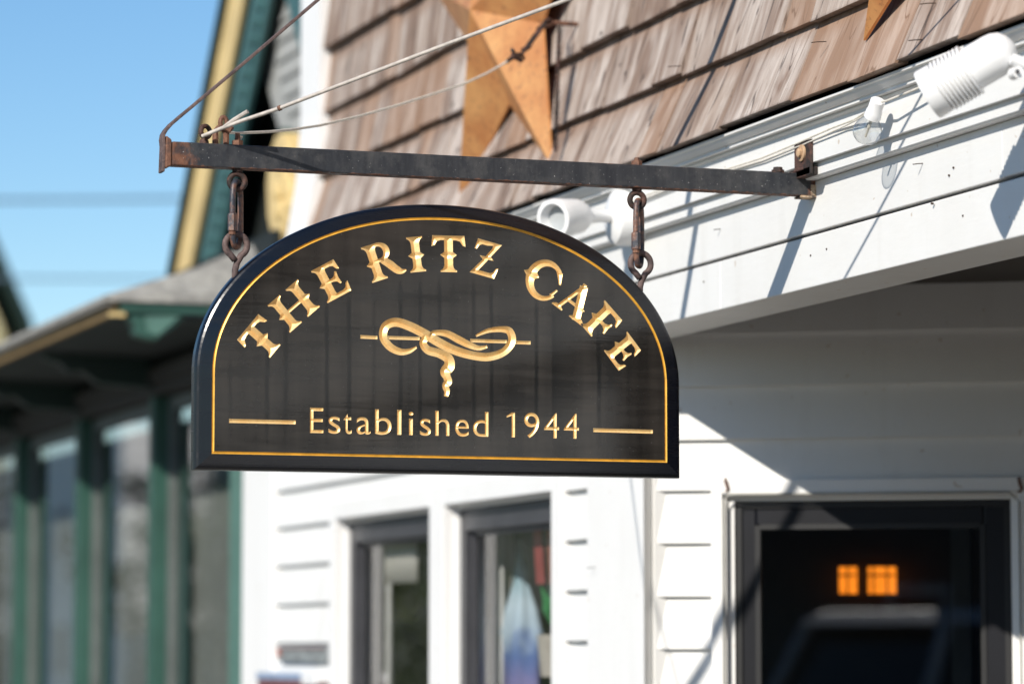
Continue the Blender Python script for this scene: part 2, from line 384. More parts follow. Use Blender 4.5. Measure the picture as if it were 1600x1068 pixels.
# upper corner board follows the flare
cb = MB(); zz = [2.87, 2.95, 3.05, 3.155, 3.26, 3.372, 3.613, 6.2]
for a, b in zip(zz, zz[1:]):
    lo = [(xs(a)-.014, YL+.002, a), (xs(a)-.014, 4.735, a), (.3, 4.735, a), (.3, YL+.002, a)]
    hi = [(xs(b)-.014, YL+.002, b), (xs(b)-.014, 4.735, b), (.3, 4.735, b), (.3, YL+.002, b)]
    cb.add(lo+hi, [(0,1,5,4), (0,4,7,3), (1,2,6,5)])
cb.build('corner_board', M['white2'], cafe)
# crown moulding, frieze, battens, fascia boards
YN, YF = -12, 4.735
def extrude_y(prof, y0=YN, y1=YF): return MB().prism([(x, y0, z) for x, z in prof], (0, y1-y0, 0))
extrude_y([(.02, 2.934), (-.098, 2.931), (-.098, 2.925), (-.092, 2.923), (-.088, 2.917), (-.078, 2.908), (-.072, 2.907), (-.072, 2.899), (.02, 2.899)]).build('crown_moulding', M['white'], cafe)
extrude_y([(.02, 2.898), (-.056, 2.898), (-.056, 2.893), (-.048, 2.889), (-.048, 2.80), (.02, 2.80)]).build('frieze_board', M['white'], cafe)
extrude_y([(.02, 2.799), (-.033, 2.799), (-.033, 2.770), (-.028, 2.766), (.02, 2.766)]).build('batten', M['white'], cafe)
for y0, y1, dz in ((-12, -4.6, 0), (-4.5992, -1.02, .0015), (-1.0192, 2.44, 0), (2.4408, YF, .001)):
    MB().prism([(-.004, y0, 2.765), (.19, y0, 2.765), (.19, y0, 2.641), (-.002, y0, 2.641+dz)], (0, y1-y0, 0)).build('fascia_board', M['white'], cafe, bevel=.002)
for y0, y1 in ((-12, -2.9), (-2.8992, .62), (.6208, YF)):
    MB().prism([(.004, y0, 2.634), (.19, y0, 2.634), (.19, y0, 2.504), (.004, y0, 2.504)], (0, y1-y0, 0)).build('fascia_board', M['white'], cafe, bevel=.003)
MB().box(.03, .18, -12, YF, 2.633, 2.642).build('fascia_backing', M['dark_felt'], cafe)
# alcove ceiling
MB().prism([(.19, 1.6, 2.86), (.19, -1.83, 2.86), (1.7, -1.83, 2.86), (1.7, .9, 2.86)], (0, 0, .03)).build('alcove_ceiling', M['alcove'], cafe)

# ---- lower front wall with two windows
W1 = (3.60, 4.785); W2 = (2.345, 3.44); ZT = 2.098; ZS = .75
fw_ = MB(); X0, X1 = .185, .30
for (a, b, z0, z1) in ((1.56, 6.15, ZT, 2.9), (1.56, 6.15, 0, ZS), (1.56, W2[0], ZS, ZT), (W2[1], W1[0], ZS, ZT), (W1[1], 6.15, ZS, ZT)):
    fw_.box(X0, X1, a, b, z0, z1)
front = fw_.build('front_wall', M['white'], cafe)
def clap(parent, y0, y1, zb, zt, tf=None):
    m = MB(tf)
    xo = .156; m.hexa([(xo, y0, zb), (xo, y1, zb), (xo+.028, y1, zb), (xo+.028, y0, zb)], [(xo+.024, y0, zt+.012), (xo+.024, y1, zt+.012), (xo+.0285, y1, zt+.012), (xo+.0285, y0, zt+.012)])
    return m.build('clapboard', M['white'], parent)
ZCL = [2.4, 2.245, 2.095, 1.940, 1.785, 1.630, 1.475, 1.32, 1.165, 1.01]
for zt, zb in zip(ZCL, ZCL[1:]):
    if zb >= ZT-.01:
        clap(front, 2.025, 5.70, zb, zt)
    else:
        clap(front, 2.025, 2.255, zb, zt); clap(front, 4.857, 5.70, zb, zt)
MB().box(.145, .186, 5.702, 6.18, 0, 2.70).build('corner_board', M['white2'], cafe, bevel=.003)
MB().box(.158, 3.0, 6.12, 6.18, 0, 2.70).build('end_wall', M['white2'], cafe)
MB().box(.19, 3.0, 4.7, 6.18, 2.70, 2.76).build('low_roof', M['roof'], cafe)
cpost = MB().prism([(.144, 1.545, 0), (.144, 2.02, 0), (.30, 2.02, 0), (.30, 1.66, 0), (.2, 1.60, 0)], (0, 0, 2.504)); cpost.build('corner_post', M['white2'], cafe, bevel=.003)

# windows
def window(y0, y1, lab):
    cas = MB(); xo = .144
    if y0 > 3: cas.box(xo, .187, y1, y1+.07, ZS-.06, ZT+.07)
    cas.box(xo, .187, y0-.09 if y0 < 3 else y0-.16, y0, ZS-.06, ZT+.07); cas.box(xo, .187, y0+.0, y1, ZT, ZT+.07); cas.box(xo-.03, .187, y0-.08, y1+.06, ZS-.12, ZS-.061)
    root = cas.build('window', M['white2'], cafe, bevel=.003); root['label'] = lab
    j = MB(); j.box(.187, .27, y1-.002, y1+.03, ZS, ZT+.02); j.box(.187, .27, y0-.03, y0+.002, ZS, ZT); j.box(.187, .27, y0, y1, ZT-.004, ZT+.03)
    j.box(.190, .203, y1-.014, y1-.002, ZS, ZT-.004); j.box(.190, .203, y0, y1, ZT-.014, ZT-.004)
    j.build('window_jamb', M['white2'], root)
    f = MB(); a, b, z0, z1 = y0+.004, y1-.015, ZS, ZT-.016
    f.box(.203, .25, b-.05, b, z0, z1); f.box(.203, .25, a, a+.05, z0, z1); f.box(.203, .25, a+.05, b-.05, z1-.075, z1); f.box(.203, .25, a+.05, b-.05, z0, z0+.09)
    f.box(.222, .248, b-.068, b-.049, z0, z1-.07); f.box(.222, .248, a+.049, a+.066, z0, z1-.07); f.box(.226, .248, a+.066, b-.068, z1-.092, z1-.074)
    f.build('window_frame', M['frame_dark'], root, bevel=.003)
    MB().quad((.240, a+.066, z0+.08), (.240, b-.066, z0+.08), (.240, b-.066, z1-.09), (.240, a+.066, z1-.09)).build('pane', M['glass'], root, fix=False)
    return root
window(*W1, 'white cased window with charcoal frame beside the corner board')
window(*W2, 'white cased window with charcoal frame beside the corner post')

# ---- angled door wall
bw = R(121); DW = np.array([math.sin(bw), math.cos(bw), 0]); DN = np.array([DW[1], -DW[0], 0]); DC = np.array([.165, 1.545, 0])-DN*.035
def D(p): return DC + DW*p[0] + DN*p[1] + np.array([0, 0, p[2]])       # (along wall, out of wall, up)
def dpx(px, py, o=0): P = onp(px, py, DC+DN*o, DN); return (P-DC)@DW, P[2]
dwl = MB(D); wl = dpx(1113, 900)[0]; wi = dpx(1131, 900)[0]; wd0 = dpx(1147, 900)[0]; wd1 = dpx(1580, 900)[0]; ztr = dpx(1300, 748)[1]; zin = dpx(1300, 770)[1]; zdt = dpx(1300, 781)[1]
wr_in = wd1+(wd0-wi); wr = wr_in+(wi-wl)
dwl.box(0, wi, -.1, -.015, 0, 2.9); dwl.box(wr_in, 1.62, -.1, -.015, 0, 2.9); dwl.box(wi, wr_in, -.1, -.015, zin, 2.9)
dwall = dwl.build('door_wall', M['white'], cafe)
ZD = [2.835, 2.68, 2.525, 2.370, 2.214, 2.066, 1.912, 1.757, 1.604, 1.45, 1.295, 1.14]
def dclap(a, b, zb, zt):
    MB(D).hexa([(a, .009, zb), (b, .009, zb), (b, -.014, zb), (a, -.014, zb)], [(a, -.0105, zt+.012), (b, -.0105, zt+.012), (b, -.0145, zt+.012), (a, -.0145, zt+.012)]).build('clapboard', M['white'], dwall)
for zt, zb in zip(ZD, ZD[1:]):
    if zb >= ztr: dclap(.015, 1.6, zb, zt)
    else: dclap(.015, wl-.002, zb, min(zt, 2.9)); dclap(wr+.002, 1.6, zb, zt)
dclap(wl-.002, wr+.002, ztr, 2.214-.012)
ed = MB(D); o1 = .024
ed.box(wl, wi, -.015, o1, 0, ztr); ed.box(wr_in, wr, -.015, o1, 0, ztr); ed.box(wi, wr_in, -.015, o1, zin, ztr)
door = ed.build('entry_door', M['white2'], cafe, bevel=.003)
st = MB(D)
st.box(wi, wi+.009, -.05, .004, 0, zin); st.box(wr_in-.009, wr_in, -.05, .004, 0, zin); st.box(wi+.009, wr_in-.009, -.05, .004, zin-.010, zin)
st.box(wi+.010, wd0, -.06, -.012, 0, zdt); st.box(wd1, wr_in-.010, -.06, -.012, 0, zdt); st.box(wi+.010, wr_in-.01, -.06, -.012, zdt, zin-.011)
st.build('door_frame', M['white2'], door)
gl0 = dpx(1180, 900)[0]; gl1 = dpx(1537, 900)[0]; zg = dpx(1300, 819)[1]
ds = MB(D); ds.box(wd0+.002, gl0, -.075, -.03, .1, zdt-.002); ds.box(gl1, wd1-.002, -.075, -.03, .1, zdt-.002); ds.box(gl0, gl1, -.075, -.03, zg, zdt-.002); ds.box(gl0, gl1, -.075, -.03, .1, .35)
ds.build('door_leaf', M['door_navy'], door, bevel=.005)
gk = MB(D); t = .012
gk.box(wd0+.003, wd0+.02, -.03, -.022, .1, zdt-.003); gk.box(wd1-.02, wd1-.003, -.03, -.022, .1, zdt-.003); gk.box(wd0+.02, wd1-.02, -.03, -.022, zdt-.02, zdt-.003)
gk.box(gl0-.004, gl0+t, -.06, -.026, .35, zg); gk.box(gl1-t, gl1+.004, -.06, -.026, .35, zg); gk.box(gl0+t, gl1-t, -.06, -.026, zg-t, zg+.004)
gk.build('gasket', M['door_line'], door)
MB(D).quad((gl0+.01, -.05, .34), (gl1-.01, -.05, .34), (gl1-.01, -.05, zg-.01), (gl0+.01, -.05, zg-.01)).build('pane', M['glass'], door, fix=False)
for px_ in (1134, 1592):
    w_, z_ = dpx(px_, 757, .02); h = MB(D)
    h.tube([(w_, .022, z_+.018), (w_, .03, z_+.016), (w_+.004, .034, z_), (w_+.008, .03, z_-.012), (w_+.004, .022, z_-.02), (w_-.004, .02, z_-.014)], .0045, 6)
    h.build('hook', M['rust'], door)
cw = MB(D); wx = wi+.004
cw.tube([(wx, .027, 1.2), (wx, .027, zin-.02), (wx+.012, .027, zin-.005), (wx+.04, .027, zin-.002), (wr_in-.03, .027, zin-.003), (wr_in-.004, .027, zin-.03), (wr_in-.004, .027, 1.2)], .0035, 6)
cw.build('trim_cord', simple('grey_caulk', (.36, .35, .32), .7), door)

# ---- alcove side walls, near front wall (seen in the gloss of the sign), interior
MB().box(1.61, 1.7, -1.83, .85, 0, 2.9).build('alcove_wall', M['alcove'], cafe)
MB().box(.2, 1.7, -1.9, -1.83, 0, 2.9).build('alcove_wall', M['alcove'], cafe)
nw = MB().box(.185, .3, -12, -1.9, 0, 2.504).build('street_wall', M['white'], cafe)
zb = .2
while zb < 2.4:
    clap(nw, -12, -1.95, zb, min(zb+.155, 2.5)); zb += .155
MB().box(.155, .3, -2.1, -1.83, 0, 2.504).build('corner_post', M['white2'], cafe)
rm = MB()
rm.box(5.0, 5.1, .3, 6.1, 0, 2.8); rm.box(.3, 5.0, 6.0, 6.1, 0, 2.8); rm.box(.3, 5.1, .3, 6.1, 2.66, 2.7); rm.box(1.7, 5.1, .2, .3, 0, 2.8); rm.box(.3, 5.0, .9, 6.1, -.02, .02)
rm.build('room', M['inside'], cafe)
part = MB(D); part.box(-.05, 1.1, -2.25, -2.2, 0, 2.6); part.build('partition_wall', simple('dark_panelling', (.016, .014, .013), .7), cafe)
pt2 = MB(D); pt2.box(.80, .86, -1.0, -.9, 0, 2.6); pt2.build('interior_post', simple('grey_blue_post', (.05, .06, .068), .6), cafe)

# ---- bent nails in shingles and fascia
def nail(px, py, x, pts, r=.0016):
    b = onx(px, py, x); MB().tube([b+np.array(p) for p in pts], r, 6).build('nail', M['nail'], cafe)
for px_, py_, x_ in ((1058, 104, -.085), (1284, 66, -.085), (1455, 6, -.085), (1437, 63, -.115), (1443, 256, -.002), (1130, 358, .004), (930, 886, .144)):
    nail(px_, py_, x_, [(.012, 0, .002), (-.012, .001, .0), (-.026, .004, -.002)], .0013); 
for p in [(1276,336),(1294,336),(1267,399),(1292,389),(1456,318),(1483,274),(1490,262),(1505,337),(1110,384),(1100,440),(1400,210),(1412,226)]:
    b = onx(*p, -.004 if p[1] < 330 else .004); MB().lathe(b, (-1,0,0), [(-.004, .0026), (.002, .0026), (.0025, .001)], 8).build('nail', M['nail'], cafe)

# ================================================================== SIGN BRACKET
br = empty('sign_bracket', (0, 0, 2.7), 'black rusted steel bar with a diagonal stay strap projecting from the fascia', 'bracket')
BZ0, BZ1, BY = 2.728, 2.784, .019
MB().box(-1.648, -.004, -BY, BY, BZ0, BZ1).build('bar', M['bar'], br, bevel=.003)
rp = [ony(px, py, 0) for px, py in ((254, 224), (253, 218), (254, 211), (258, 204), (266, 195), (280, 183), (300, 166.5), (380, 99.5), (495, 1.5))]
rp = [np.array((-1.668, 0, 2.712)), np.array((-1.667, 0, 2.745)), np.array((-1.666, 0, 2.775))] + rp[1:]
rp.append(rp[-1] + (rp[-1]-rp[-2])*((0-rp[-1][0])/(rp[-1][0]-rp[-2][0])))
sm = MB(); tk, hwid = .0036, .0185; vs_ = []; fs_ = []
for i, p in enumerate(rp):
    t = rp[min(i+1, len(rp)-1)]-rp[max(i-1, 0)]; t = t/np.linalg.norm(t); n_ = np.array([-t[2], 0, t[0]]); hy = np.array([0, hwid*(1 if i < 4 else .92), 0])
    vs_ += [p-n_*tk-hy, p+n_*tk-hy, p+n_*tk+hy, p-n_*tk+hy]
for i in range(len(rp)-1):
    for k in range(4): fs_.append((i*4+k, i*4+(k+1) % 4, i*4+4+(k+1) % 4, i*4+4+k))
fs_ += [(0, 1, 2, 3), tuple(len(vs_)-4+k for k in range(4))]
sm.add(vs_, fs_).build('stay_strap', M['rust_rod'], br, bevel=.0015)
ec = MB(); ec.hexa([(-1.664, -.0215, 2.720), (-1.649, -.0215, 2.726), (-1.649, .0215, 2.726), (-1.664, .0215, 2.720)], [(-1.662, -.0215, 2.797), (-1.649, -.0215, 2.788), (-1.649, .0215, 2.788), (-1.662, .0215, 2.797)])
ec.build('weld_collar', M['rust'], br, bevel=.003)
wp = MB(); wp.box(-.056, -.0488, -.105, -.005, 2.770, 2.857); wp.box(-.056, -.0345, -.10, -.01, 2.768, 2.79); wp.box(-.058, -.002, -.06, .0215, 2.7855, 2.792); wp.build('wall_plate', M['darkrust'], br, bevel=.002)
wp = MB(); wp.box(-.045, -.003, -.0215, .0215, 2.7225, 2.7275); wp.box(-.018, -.003, -.0212, -.0195, 2.728, 2.755); wp.build('weld_tab', M['chip'], br, bevel=.002)
MB().lathe((-.056, -.055, 2.828), (-1,0,0), [(0, .021), (.004, .021), (.005, .019), (.005, .011), (.012, .011), (.014, .008)], 18).build('washer', simple('tan_washer', (.5, .33, .2), .6, .2, 60), br, smooth=True)
MB().lathe((-.10, -.004, 2.784), (0,0,1), [(0, .017), (.006, .017), (.007, .013), (.013, .012), (.014, .006)], 8).build('bolt', M['darkrust'], br)
MB().lathe((-.012, .02, 2.862), (0,0,1), [(-.004, .004), (0, .004)], 6)
for px_ in (371, 995):
    x = ony(px_, 240, 0)[0]
    MB().lathe((x, 0, BZ1), (0,0,1), [(0, .013), (.012, .0135), (.0125, .007), (.03 if px_ < 500 else .02, .006)], 6).build('nut', M['rust'], br)
    cx = x; cz = BZ0-.029; rr = .0185
    e = MB(); e.tube([(cx+rr*math.cos(a), 0, cz+rr*math.sin(a)) for a in np.linspace(0, 2*math.pi, 28, endpoint=False)], .0072, 10, closed=True)
    e.lathe((cx, 0, BZ0), (0,0,-1), [(0, .012), (.006, .012), (.007, .008), (.012, .007)], 10)
    e.build('eye_bolt', M['darkrust'], br, smooth=True)
# eye nut and cable clamps on top of the free end
en = MB(); c = ony(321, 206, 0); en.tube([c+np.array([.0145*math.cos(a)*.9, .008*math.cos(a), .0135*math.sin(a)]) for a in np.linspace(0, 2*math.pi, 22, endpoint=False)], .0058, 9, closed=True)
en.lathe((c[0]-.003, 0, BZ1), (0,0,1), [(0, .012), (.008, .011), (.014, .006), (.02, .006)], 8); en.build('eye_nut', M['darkrust'], br, smooth=True)
u = MB(); c = ony(345, 208, 0)
u.tube([(c[0]-.014, -.004, BZ1-.002), (c[0]-.014, -.004, c[2]+.002), (c[0]-.008, -.006, c[2]+.010), (c[0]+.004, -.006, c[2]+.010), (c[0]+.012, -.004, c[2]), (c[0]+.012, -.004, BZ1-.002)], .0075, 8)
u.tube([(c[0]+.002+.008*math.cos(a), -.018, c[2]+.022+.013*math.sin(a)) for a in np.linspace(-.6, math.pi*1.25, 14)], .0055, 8)
u.tube([(c[0]+.004, -.018, c[2]+.012), (c[0]+.016, -.02, c[2]+.004), (c[0]+.022, -.016, c[2]+.012)], .0065, 8)
u.build('cable_clamp', M['rust'], br, smooth=True)

# ================================================================== STEEL CABLES
def vert_plane_pt(px, py, A, Wxy):               # ray onto the vertical plane through A and Wxy
    d = np.array([Wxy[0]-A[0], Wxy[1]-A[1], 0]); n = np.array([d[1], -d[0], 0]); return onp(px, py, A, n)
A = ony(322, 212, -.022); A2 = np.array([A[0], -.022, A[2]])
cab = empty('guy_cable', (0, -1.5, 3.6), 'thick pale upper guy cable running from the bar tip past the star', 'cable', 'guy cables of the bracket')
pts = [vert_plane_pt(px, py, A, (0, -1.5)) for px, py in ((316, 213), (345, 201), (380, 188), (437, 169), (560, 122), (700, 68.5), (886, 0))]
dd = pts[-1]-pts[-2]; pts.append(pts[-1]+dd*((-.02-pts[-1][0])/dd[0]))
MB().tube(pts, .0046, 10).build('cable', M['cable'], cab, smooth=True)
MB().tube([vert_plane_pt(px, py, A, (0, -1.5)) for px, py in ((350, 199), (366, 187), (387, 174))], .0052, 8).build('cable_end', M['cable'], cab, smooth=True)
c = vert_plane_pt(437, 169, A, (0, -1.5)); MB().tube([c-dd*.012, c+dd*.012], .0068, 8).build('ferrule', M['rust'], cab)
tc = empty('guy_cable', (0, 2, 3.5), 'thin sagging guy cable with a rusty turnbuckle in front of the star', 'cable', 'guy cables of the bracket')
Bx = onx(868, 36, -.07); yB = Bx[1]
def tp(px, py): t = (px-345)/(868-345); return ony(px, py, -.01+(yB+.01)*t)
pts = [tp(*p) for p in ((352, 207), (372, 208), (420, 206), (460, 202), (500, 196), (560, 182), (620, 165), (680, 146), (725, 131), (760, 115), (785, 101), (797, 93))]
MB().tube(pts, .0034, 8).build('cable', M['cable2'], tc, smooth=True)
MB().tube([tp(*p) for p in ((368, 212), (378, 214), (376, 217))], .003, 6).build('cable_end', M['cable2'], tc)
tb = MB(); tb.tube([tp(*p) for p in ((792, 97), (800, 90), (803, 82), (800, 78))], .006, 8); tb.tube([tp(*p) for p in ((798, 92), (806, 88), (812, 92)) ], .007, 8)
tb.tube([tp(*p) for p in ((806, 92), (814, 96), (819, 91), (814, 84), (806, 85))], .0045, 8)
tb.build('cable_clamp', M['darkrust'], tc, smooth=True)
tb = MB(); a0 = tp(822, 76); a1 = tp(846, 43); sd = np.array([.009, .003, .006])
tb.tube([tp(814, 88), a0], .004, 8); tb.tube([a0+sd, a1+sd], .0045, 8); tb.tube([a0-sd, a1-sd], .0045, 8); tb.tube([a0-sd*1.3, a0+sd*1.3], .008, 8); tb.tube([a1-sd*1.3, a1+sd*1.3], .008, 8)
tb.tube([a1, tp(852, 33), tp(858, 30), tp(862, 36)], .005, 8)
tb.build('turnbuckle', M['darkrust'], tc, smooth=True)
tb = MB(); tb.tube([tp(849, 42), tp(860, 38), Bx+np.array([-.01, 0, 0]), Bx+np.array([.09, .0, .0])], .007, 8); tb.build('wall_hook', M['rust'], tc, smooth=True)

# ================================================================== HANGING SIGN
sign = empty('hanging_sign', (-.9775, 0, 2.018), 'black arched hanging sign reading THE RITZ CAFE Established 1944 in gold letters', 'sign')
FY = -.022; TH = .046; CX = -.9775
def arch(a, zb, z0, b, n=96):
    P = [(CX-a, zb), ]
    m = 10
    P = [(CX+a-2*a*i/24, zb) for i in range(24)]
    P += [(CX-a, zb+(z0-zb)*i/m) for i in range(m)]
    P += [(CX-a*abs(math.cos(t))**.97*(1 if math.cos(t) > 0 else -1), z0+b*math.sin(t)**.99) for t in np.linspace(0, math.pi, n)]
    P += [(CX+a, z0-(z0-zb)*i/m) for i in range(1, m)]
    return P[::-1]                                # anticlockwise from the front? fixed below
def area(P): return .5*sum(P[i][0]*P[(i+1) % len(P)][1]-P[(i+1) % len(P)][0]*P[i][1] for i in range(len(P)))
def ccw(P): return P if area(P) > 0 else P[::-1]
def inset(P, d):
    n = len(P); out = []
    for i in range(n):
        p0, p1, p2 = np.array(P[i-1]), np.array(P[i]), np.array(P[(i+1) % n])
        e1 = p1-p0; e2 = p2-p1; e1 /= np.linalg.norm(e1); e2 /= np.linalg.norm(e2)
        n1 = np.array([-e1[1], e1[0]]); n2 = np.array([-e2[1], e2[0]]); b = n1+n2; b /= max(1e-9, b@b)/2
        out.append(tuple(p1+b*d))
    return out
OUT = ccw(arch(.6095, 2.018, 2.245, .42)); BO = ccw(arch(.5705, 2.055, 2.245, .387)); BI = inset(BO, .0062); BM = inset(BO, .0031)
def seg_dist(Q, loops):
    Q = np.array(Q); best = np.full(len(Q), 1e9)
    for L in loops:
        a = np.array(L); b = np.roll(a, -1, 0); ab = b-a; l2 = (ab**2).sum(1)+1e-18
        for i in range(0, len(Q), 400):
            q = Q[i:i+400]; t = np.clip(((q[:, None]-a)*ab).sum(2)/l2, 0, 1); d = np.linalg.norm(q[:, None]-(a+t[..., None]*ab), axis=2).min(1)
            best[i:i+400] = np.minimum(best[i:i+400], d)
    return best
def inside(Q, loops):
    Q = np.array(Q); a = np.concatenate([np.array(L) for L in loops]); b = np.concatenate([np.roll(np.array(L), -1, 0) for L in loops])
    out = np.zeros(len(Q), bool)
    for i in range(0, len(Q), 300):
        x = Q[i:i+300, 0][:, None]; y = Q[i:i+300, 1][:, None]
        c = (a[:, 1] > y) != (b[:, 1] > y)
        with np.errstate(divide='ignore', invalid='ignore'):
            xi = a[:, 0]+(y-a[:, 1])*(b[:, 0]-a[:, 0])/(b[:, 1]-a[:, 1])
        out[i:i+300] = (c & (x < xi)).sum(1) % 2 == 1
    return out
def resample(L, h):
    out = []
    for i in range(len(L)):
        a, b = np.array(L[i]), np.array(L[(i+1) % len(L)]); n = max(1, int(math.ceil(np.linalg.norm(b-a)/h)))
        for k in range(n): out.append(tuple(a+(b-a)*k/n))
    return out
def chain(edges):
    nx = {}
    for a, b in edges: nx.setdefault(a, []).append(b)
    loops = []
    while nx:
        s = next(iter(nx)); L = [s]; c = nx[s].pop()
        if not nx[s]: del nx[s]
        while c != s:
            L.append(c); n_ = nx[c].pop()
            if not nx[c]: del nx[c]
            c = n_
        if len(L) > 2: loops.append(L)
    return loops
def union(polys):
    vs = []; es = []; P2 = [ccw(P) for P in polys]
    for P in P2: n0 = len(vs); vs += P; es += [(n0+i, n0+(i+1) % len(P)) for i in range(len(P))]
    r = delaunay_2d_cdt([Vector(p) for p in vs], es, [], 0, 1e-6)
    ov = [tuple(p) for p in r[0]]; T = [tuple(f) for f in r[2]]; cen = np.array([np.mean([ov[i] for i in f], 0) for f in T])
    k = np.zeros(len(T), bool)
    for P in P2: k |= winding(cen, P)
    T = [f if area([ov[i] for i in f]) > 0 else f[::-1] for f, q in zip(T, k) if q]
    return bound(ov, T)
def winding(Q, P):                                # nonzero rule, for strokes that cross themselves
    a = np.array(P); b = np.roll(a, -1, 0); x = Q[:, 0][:, None]; y = Q[:, 1][:, None]
    up = (a[:, 1] <= y) & (b[:, 1] > y); dn = (a[:, 1] > y) & (b[:, 1] <= y)
    side = (b[:, 0]-a[:, 0])*(y-a[:, 1])-(x-a[:, 0])*(b[:, 1]-a[:, 1])
    return ((up & (side > 0)).sum(1)-(dn & (side < 0)).sum(1)) != 0
def bound(ov, faces):
    ed = set()
    for f in faces:
        for i in range(len(f)): ed.add((f[i], f[(i+1) % len(f)]))
    ed = [e for e in ed if (e[1], e[0]) not in ed]
    return [[tuple(ov[i]) for i in L] for L in chain(ed)]
def cdt(loops, extra=(), links=()):
    vs = []; es = []
    for L in loops:
        b = len(vs); vs += L; es += [(b+i, b+(i+1) % len(L)) for i in range(len(L))]
    vs += list(extra)
    for p, q in links: es.append((len(vs), len(vs)+1)); vs += [p, q]
    r = delaunay_2d_cdt([Vector(p) for p in vs], es, [], 0, 1e-7)
    V = np.array([tuple(p) for p in r[0]]); T = [tuple(f) for f in r[2]]
    cen = np.array([V[list(f)].mean(0) for f in T]); ins = inside(cen, loops)
    return V, [f for f, k in zip(T, ins) if k]
def carve(loops, h, slope):
    """V-cut letter: triangles from the outline down to the middle of each stroke"""
    V, T = cdt(loops); C = []
    for f in T:
        (ax, ay), (bx, by), (cx, cy) = V[f[0]], V[f[1]], V[f[2]]
        d = 2*(ax*(by-cy)+bx*(cy-ay)+cx*(ay-by))
        if abs(d) < 1e-14: continue
        ux = ((ax*ax+ay*ay)*(by-cy)+(bx*bx+by*by)*(cy-ay)+(cx*cx+cy*cy)*(ay-by))/d; uy = ((ax*ax+ay*ay)*(cx-bx)+(bx*bx+by*by)*(ax-cx)+(cx*cx+cy*cy)*(bx-ax))/d
        C.append((ux, uy))
    if C:
        C = np.array(C); C = C[inside(C, loops)]
        dist = seg_dist(C, loops); C = C[dist > h*.55]
        seen = {}; 
        for p in C: seen.setdefault((round(p[0]/(h*.5)), round(p[1]/(h*.5))), tuple(p))
        C = list(seen.values())
    V, T = cdt(loops, C)
    dep = seg_dist(V, loops)*slope; dep[dep < 1e-6] = 0
    return V, T, dep
HOLES = []
def carved(name, loops, h, slope, mat, label=None):
    loops = [resample(L, h) for L in loops]; HOLES.extend(loops)
    V, T, dep = carve(loops, h, slope)
    m = MB(); m.add([(v[0], FY+d, v[1]) for v, d in zip(V, dep)], T)
    o = m.build(name, mat, sign, fix=False)
    bm = bmesh.new(); bm.from_mesh(o.data)
    for f in bm.faces:
        if f.normal.y > 0: f.normal_flip()
    bm.to_mesh(o.data); bm.free()
    if label: o['label'] = label
    return o
# ---- glyph strokes in a cap-height-1 frame
def arcpts(p, q, bend, n=5):
    p = np.array(p, float); q = np.array(q, float); d = q-p; nrm = np.array([-d[1], d[0]])
    return [tuple(p+d*t+nrm*bend*4*t*(1-t)) for t in np.linspace(0, 1, n)]
def stem(x, w=.125, sw=.235, y0=0, y1=1, spur='', sy=.47, foot=True, head=True, lean=0):
    L = []; hs = .045
    left = [(x-(sw if foot else w), y0), (x-(sw if foot else w), y0+hs*.7)]
    left += arcpts((x-sw, y0+hs), (x-w, y0+.20), -.16, 5) if foot else []
    if 'l' in spur: left += [(x-w, sy-.085), (x-w-.115, sy), (x-w, sy+.085)]
    left += (arcpts((x-w, y1-.20), (x-sw, y1-hs), -.16, 5) + [(x-sw, y1-hs*.3), (x-sw, y1)]) if head else [(x-w, y1)]
    right = [(2*x-a, b) for a, b in left]
    lsp = [(a, b) for a, b in right]
    # spur on the right only where asked
    right = [(x+(sw if foot else w), y0), (x+(sw if foot else w), y0+hs*.7)]
    right += [(2*x-a, b) for a, b in (arcpts((x-sw, y0+hs), (x-w, y0+.20), -.16, 5) if foot else [])]
    if 'r' in spur: right += [(x+w, sy-.085), (x+w+.115, sy), (x+w, sy+.085)]
    right += ([(2*x-a, b) for a, b in arcpts((x-w, y1-.20), (x-sw, y1-hs), -.16, 5)] + [(x+sw, y1-hs*.3), (x+sw, y1)]) if head else [(x+w, y1)]
    return left + right[::-1]
def ribbon(pts, ws):                              # centre line with a half width at each point
    P = [np.array(p, float) for p in pts]; n = len(P); lf = []; rt = []
    for i in range(n):
        t = P[min(i+1, n-1)]-P[max(i-1, 0)]; t /= np.linalg.norm(t); nn = np.array([-t[1], t[0]]); w = ws[i] if hasattr(ws, '__len__') else ws
        lf.append(tuple(P[i]+nn*w)); rt.append(tuple(P[i]-nn*w))
    return rt + lf[::-1]
def cr(pts, n=8):                                 # Catmull-Rom through the points
    P = [np.array(p, float) for p in pts]; P = [2*P[0]-P[1]] + P + [2*P[-1]-P[-2]]; out = []
    for i in range(1, len(P)-2):
        for t in np.arange(n)/n:
            out.append(tuple(.5*((2*P[i])+(-P[i-1]+P[i+1])*t+(2*P[i-1]-5*P[i]+4*P[i+1]-P[i+2])*t*t+(-P[i-1]+3*P[i]-3*P[i+1]+P[i+2])*t**3)))
    return out + [tuple(P[-2])]
TB = lambda x0, x1: [(x0, 1), (x1, 1), (x1+.03, .70), (x1-.055, .73), (x1-.13, .84), (x1-.24, .872), (x0+.24, .872), (x0+.13, .84), (x0+.055, .73), (x0-.03, .70)]
def arm(x1, top=True, y=1):                       # one-sided arm of E, F
    A_ = [(0, 1), (x1, 1), (x1+.03, .70), (x1-.045, .73), (x1-.11, .84), (x1-.2, .875), (0, .875)]
    return A_ if top else [(a, 1-b) for a, b in A_]
MID = lambda x1, y: [(0, y-.05), (x1-.16, y-.05), (x1-.06, y-.09), (x1, y-.19), (x1+.05, y-.17), (x1+.03, y), (x1+.05, y+.17), (x1, y+.19), (x1-.06, y+.09), (x1-.16, y+.05), (0, y+.05)]
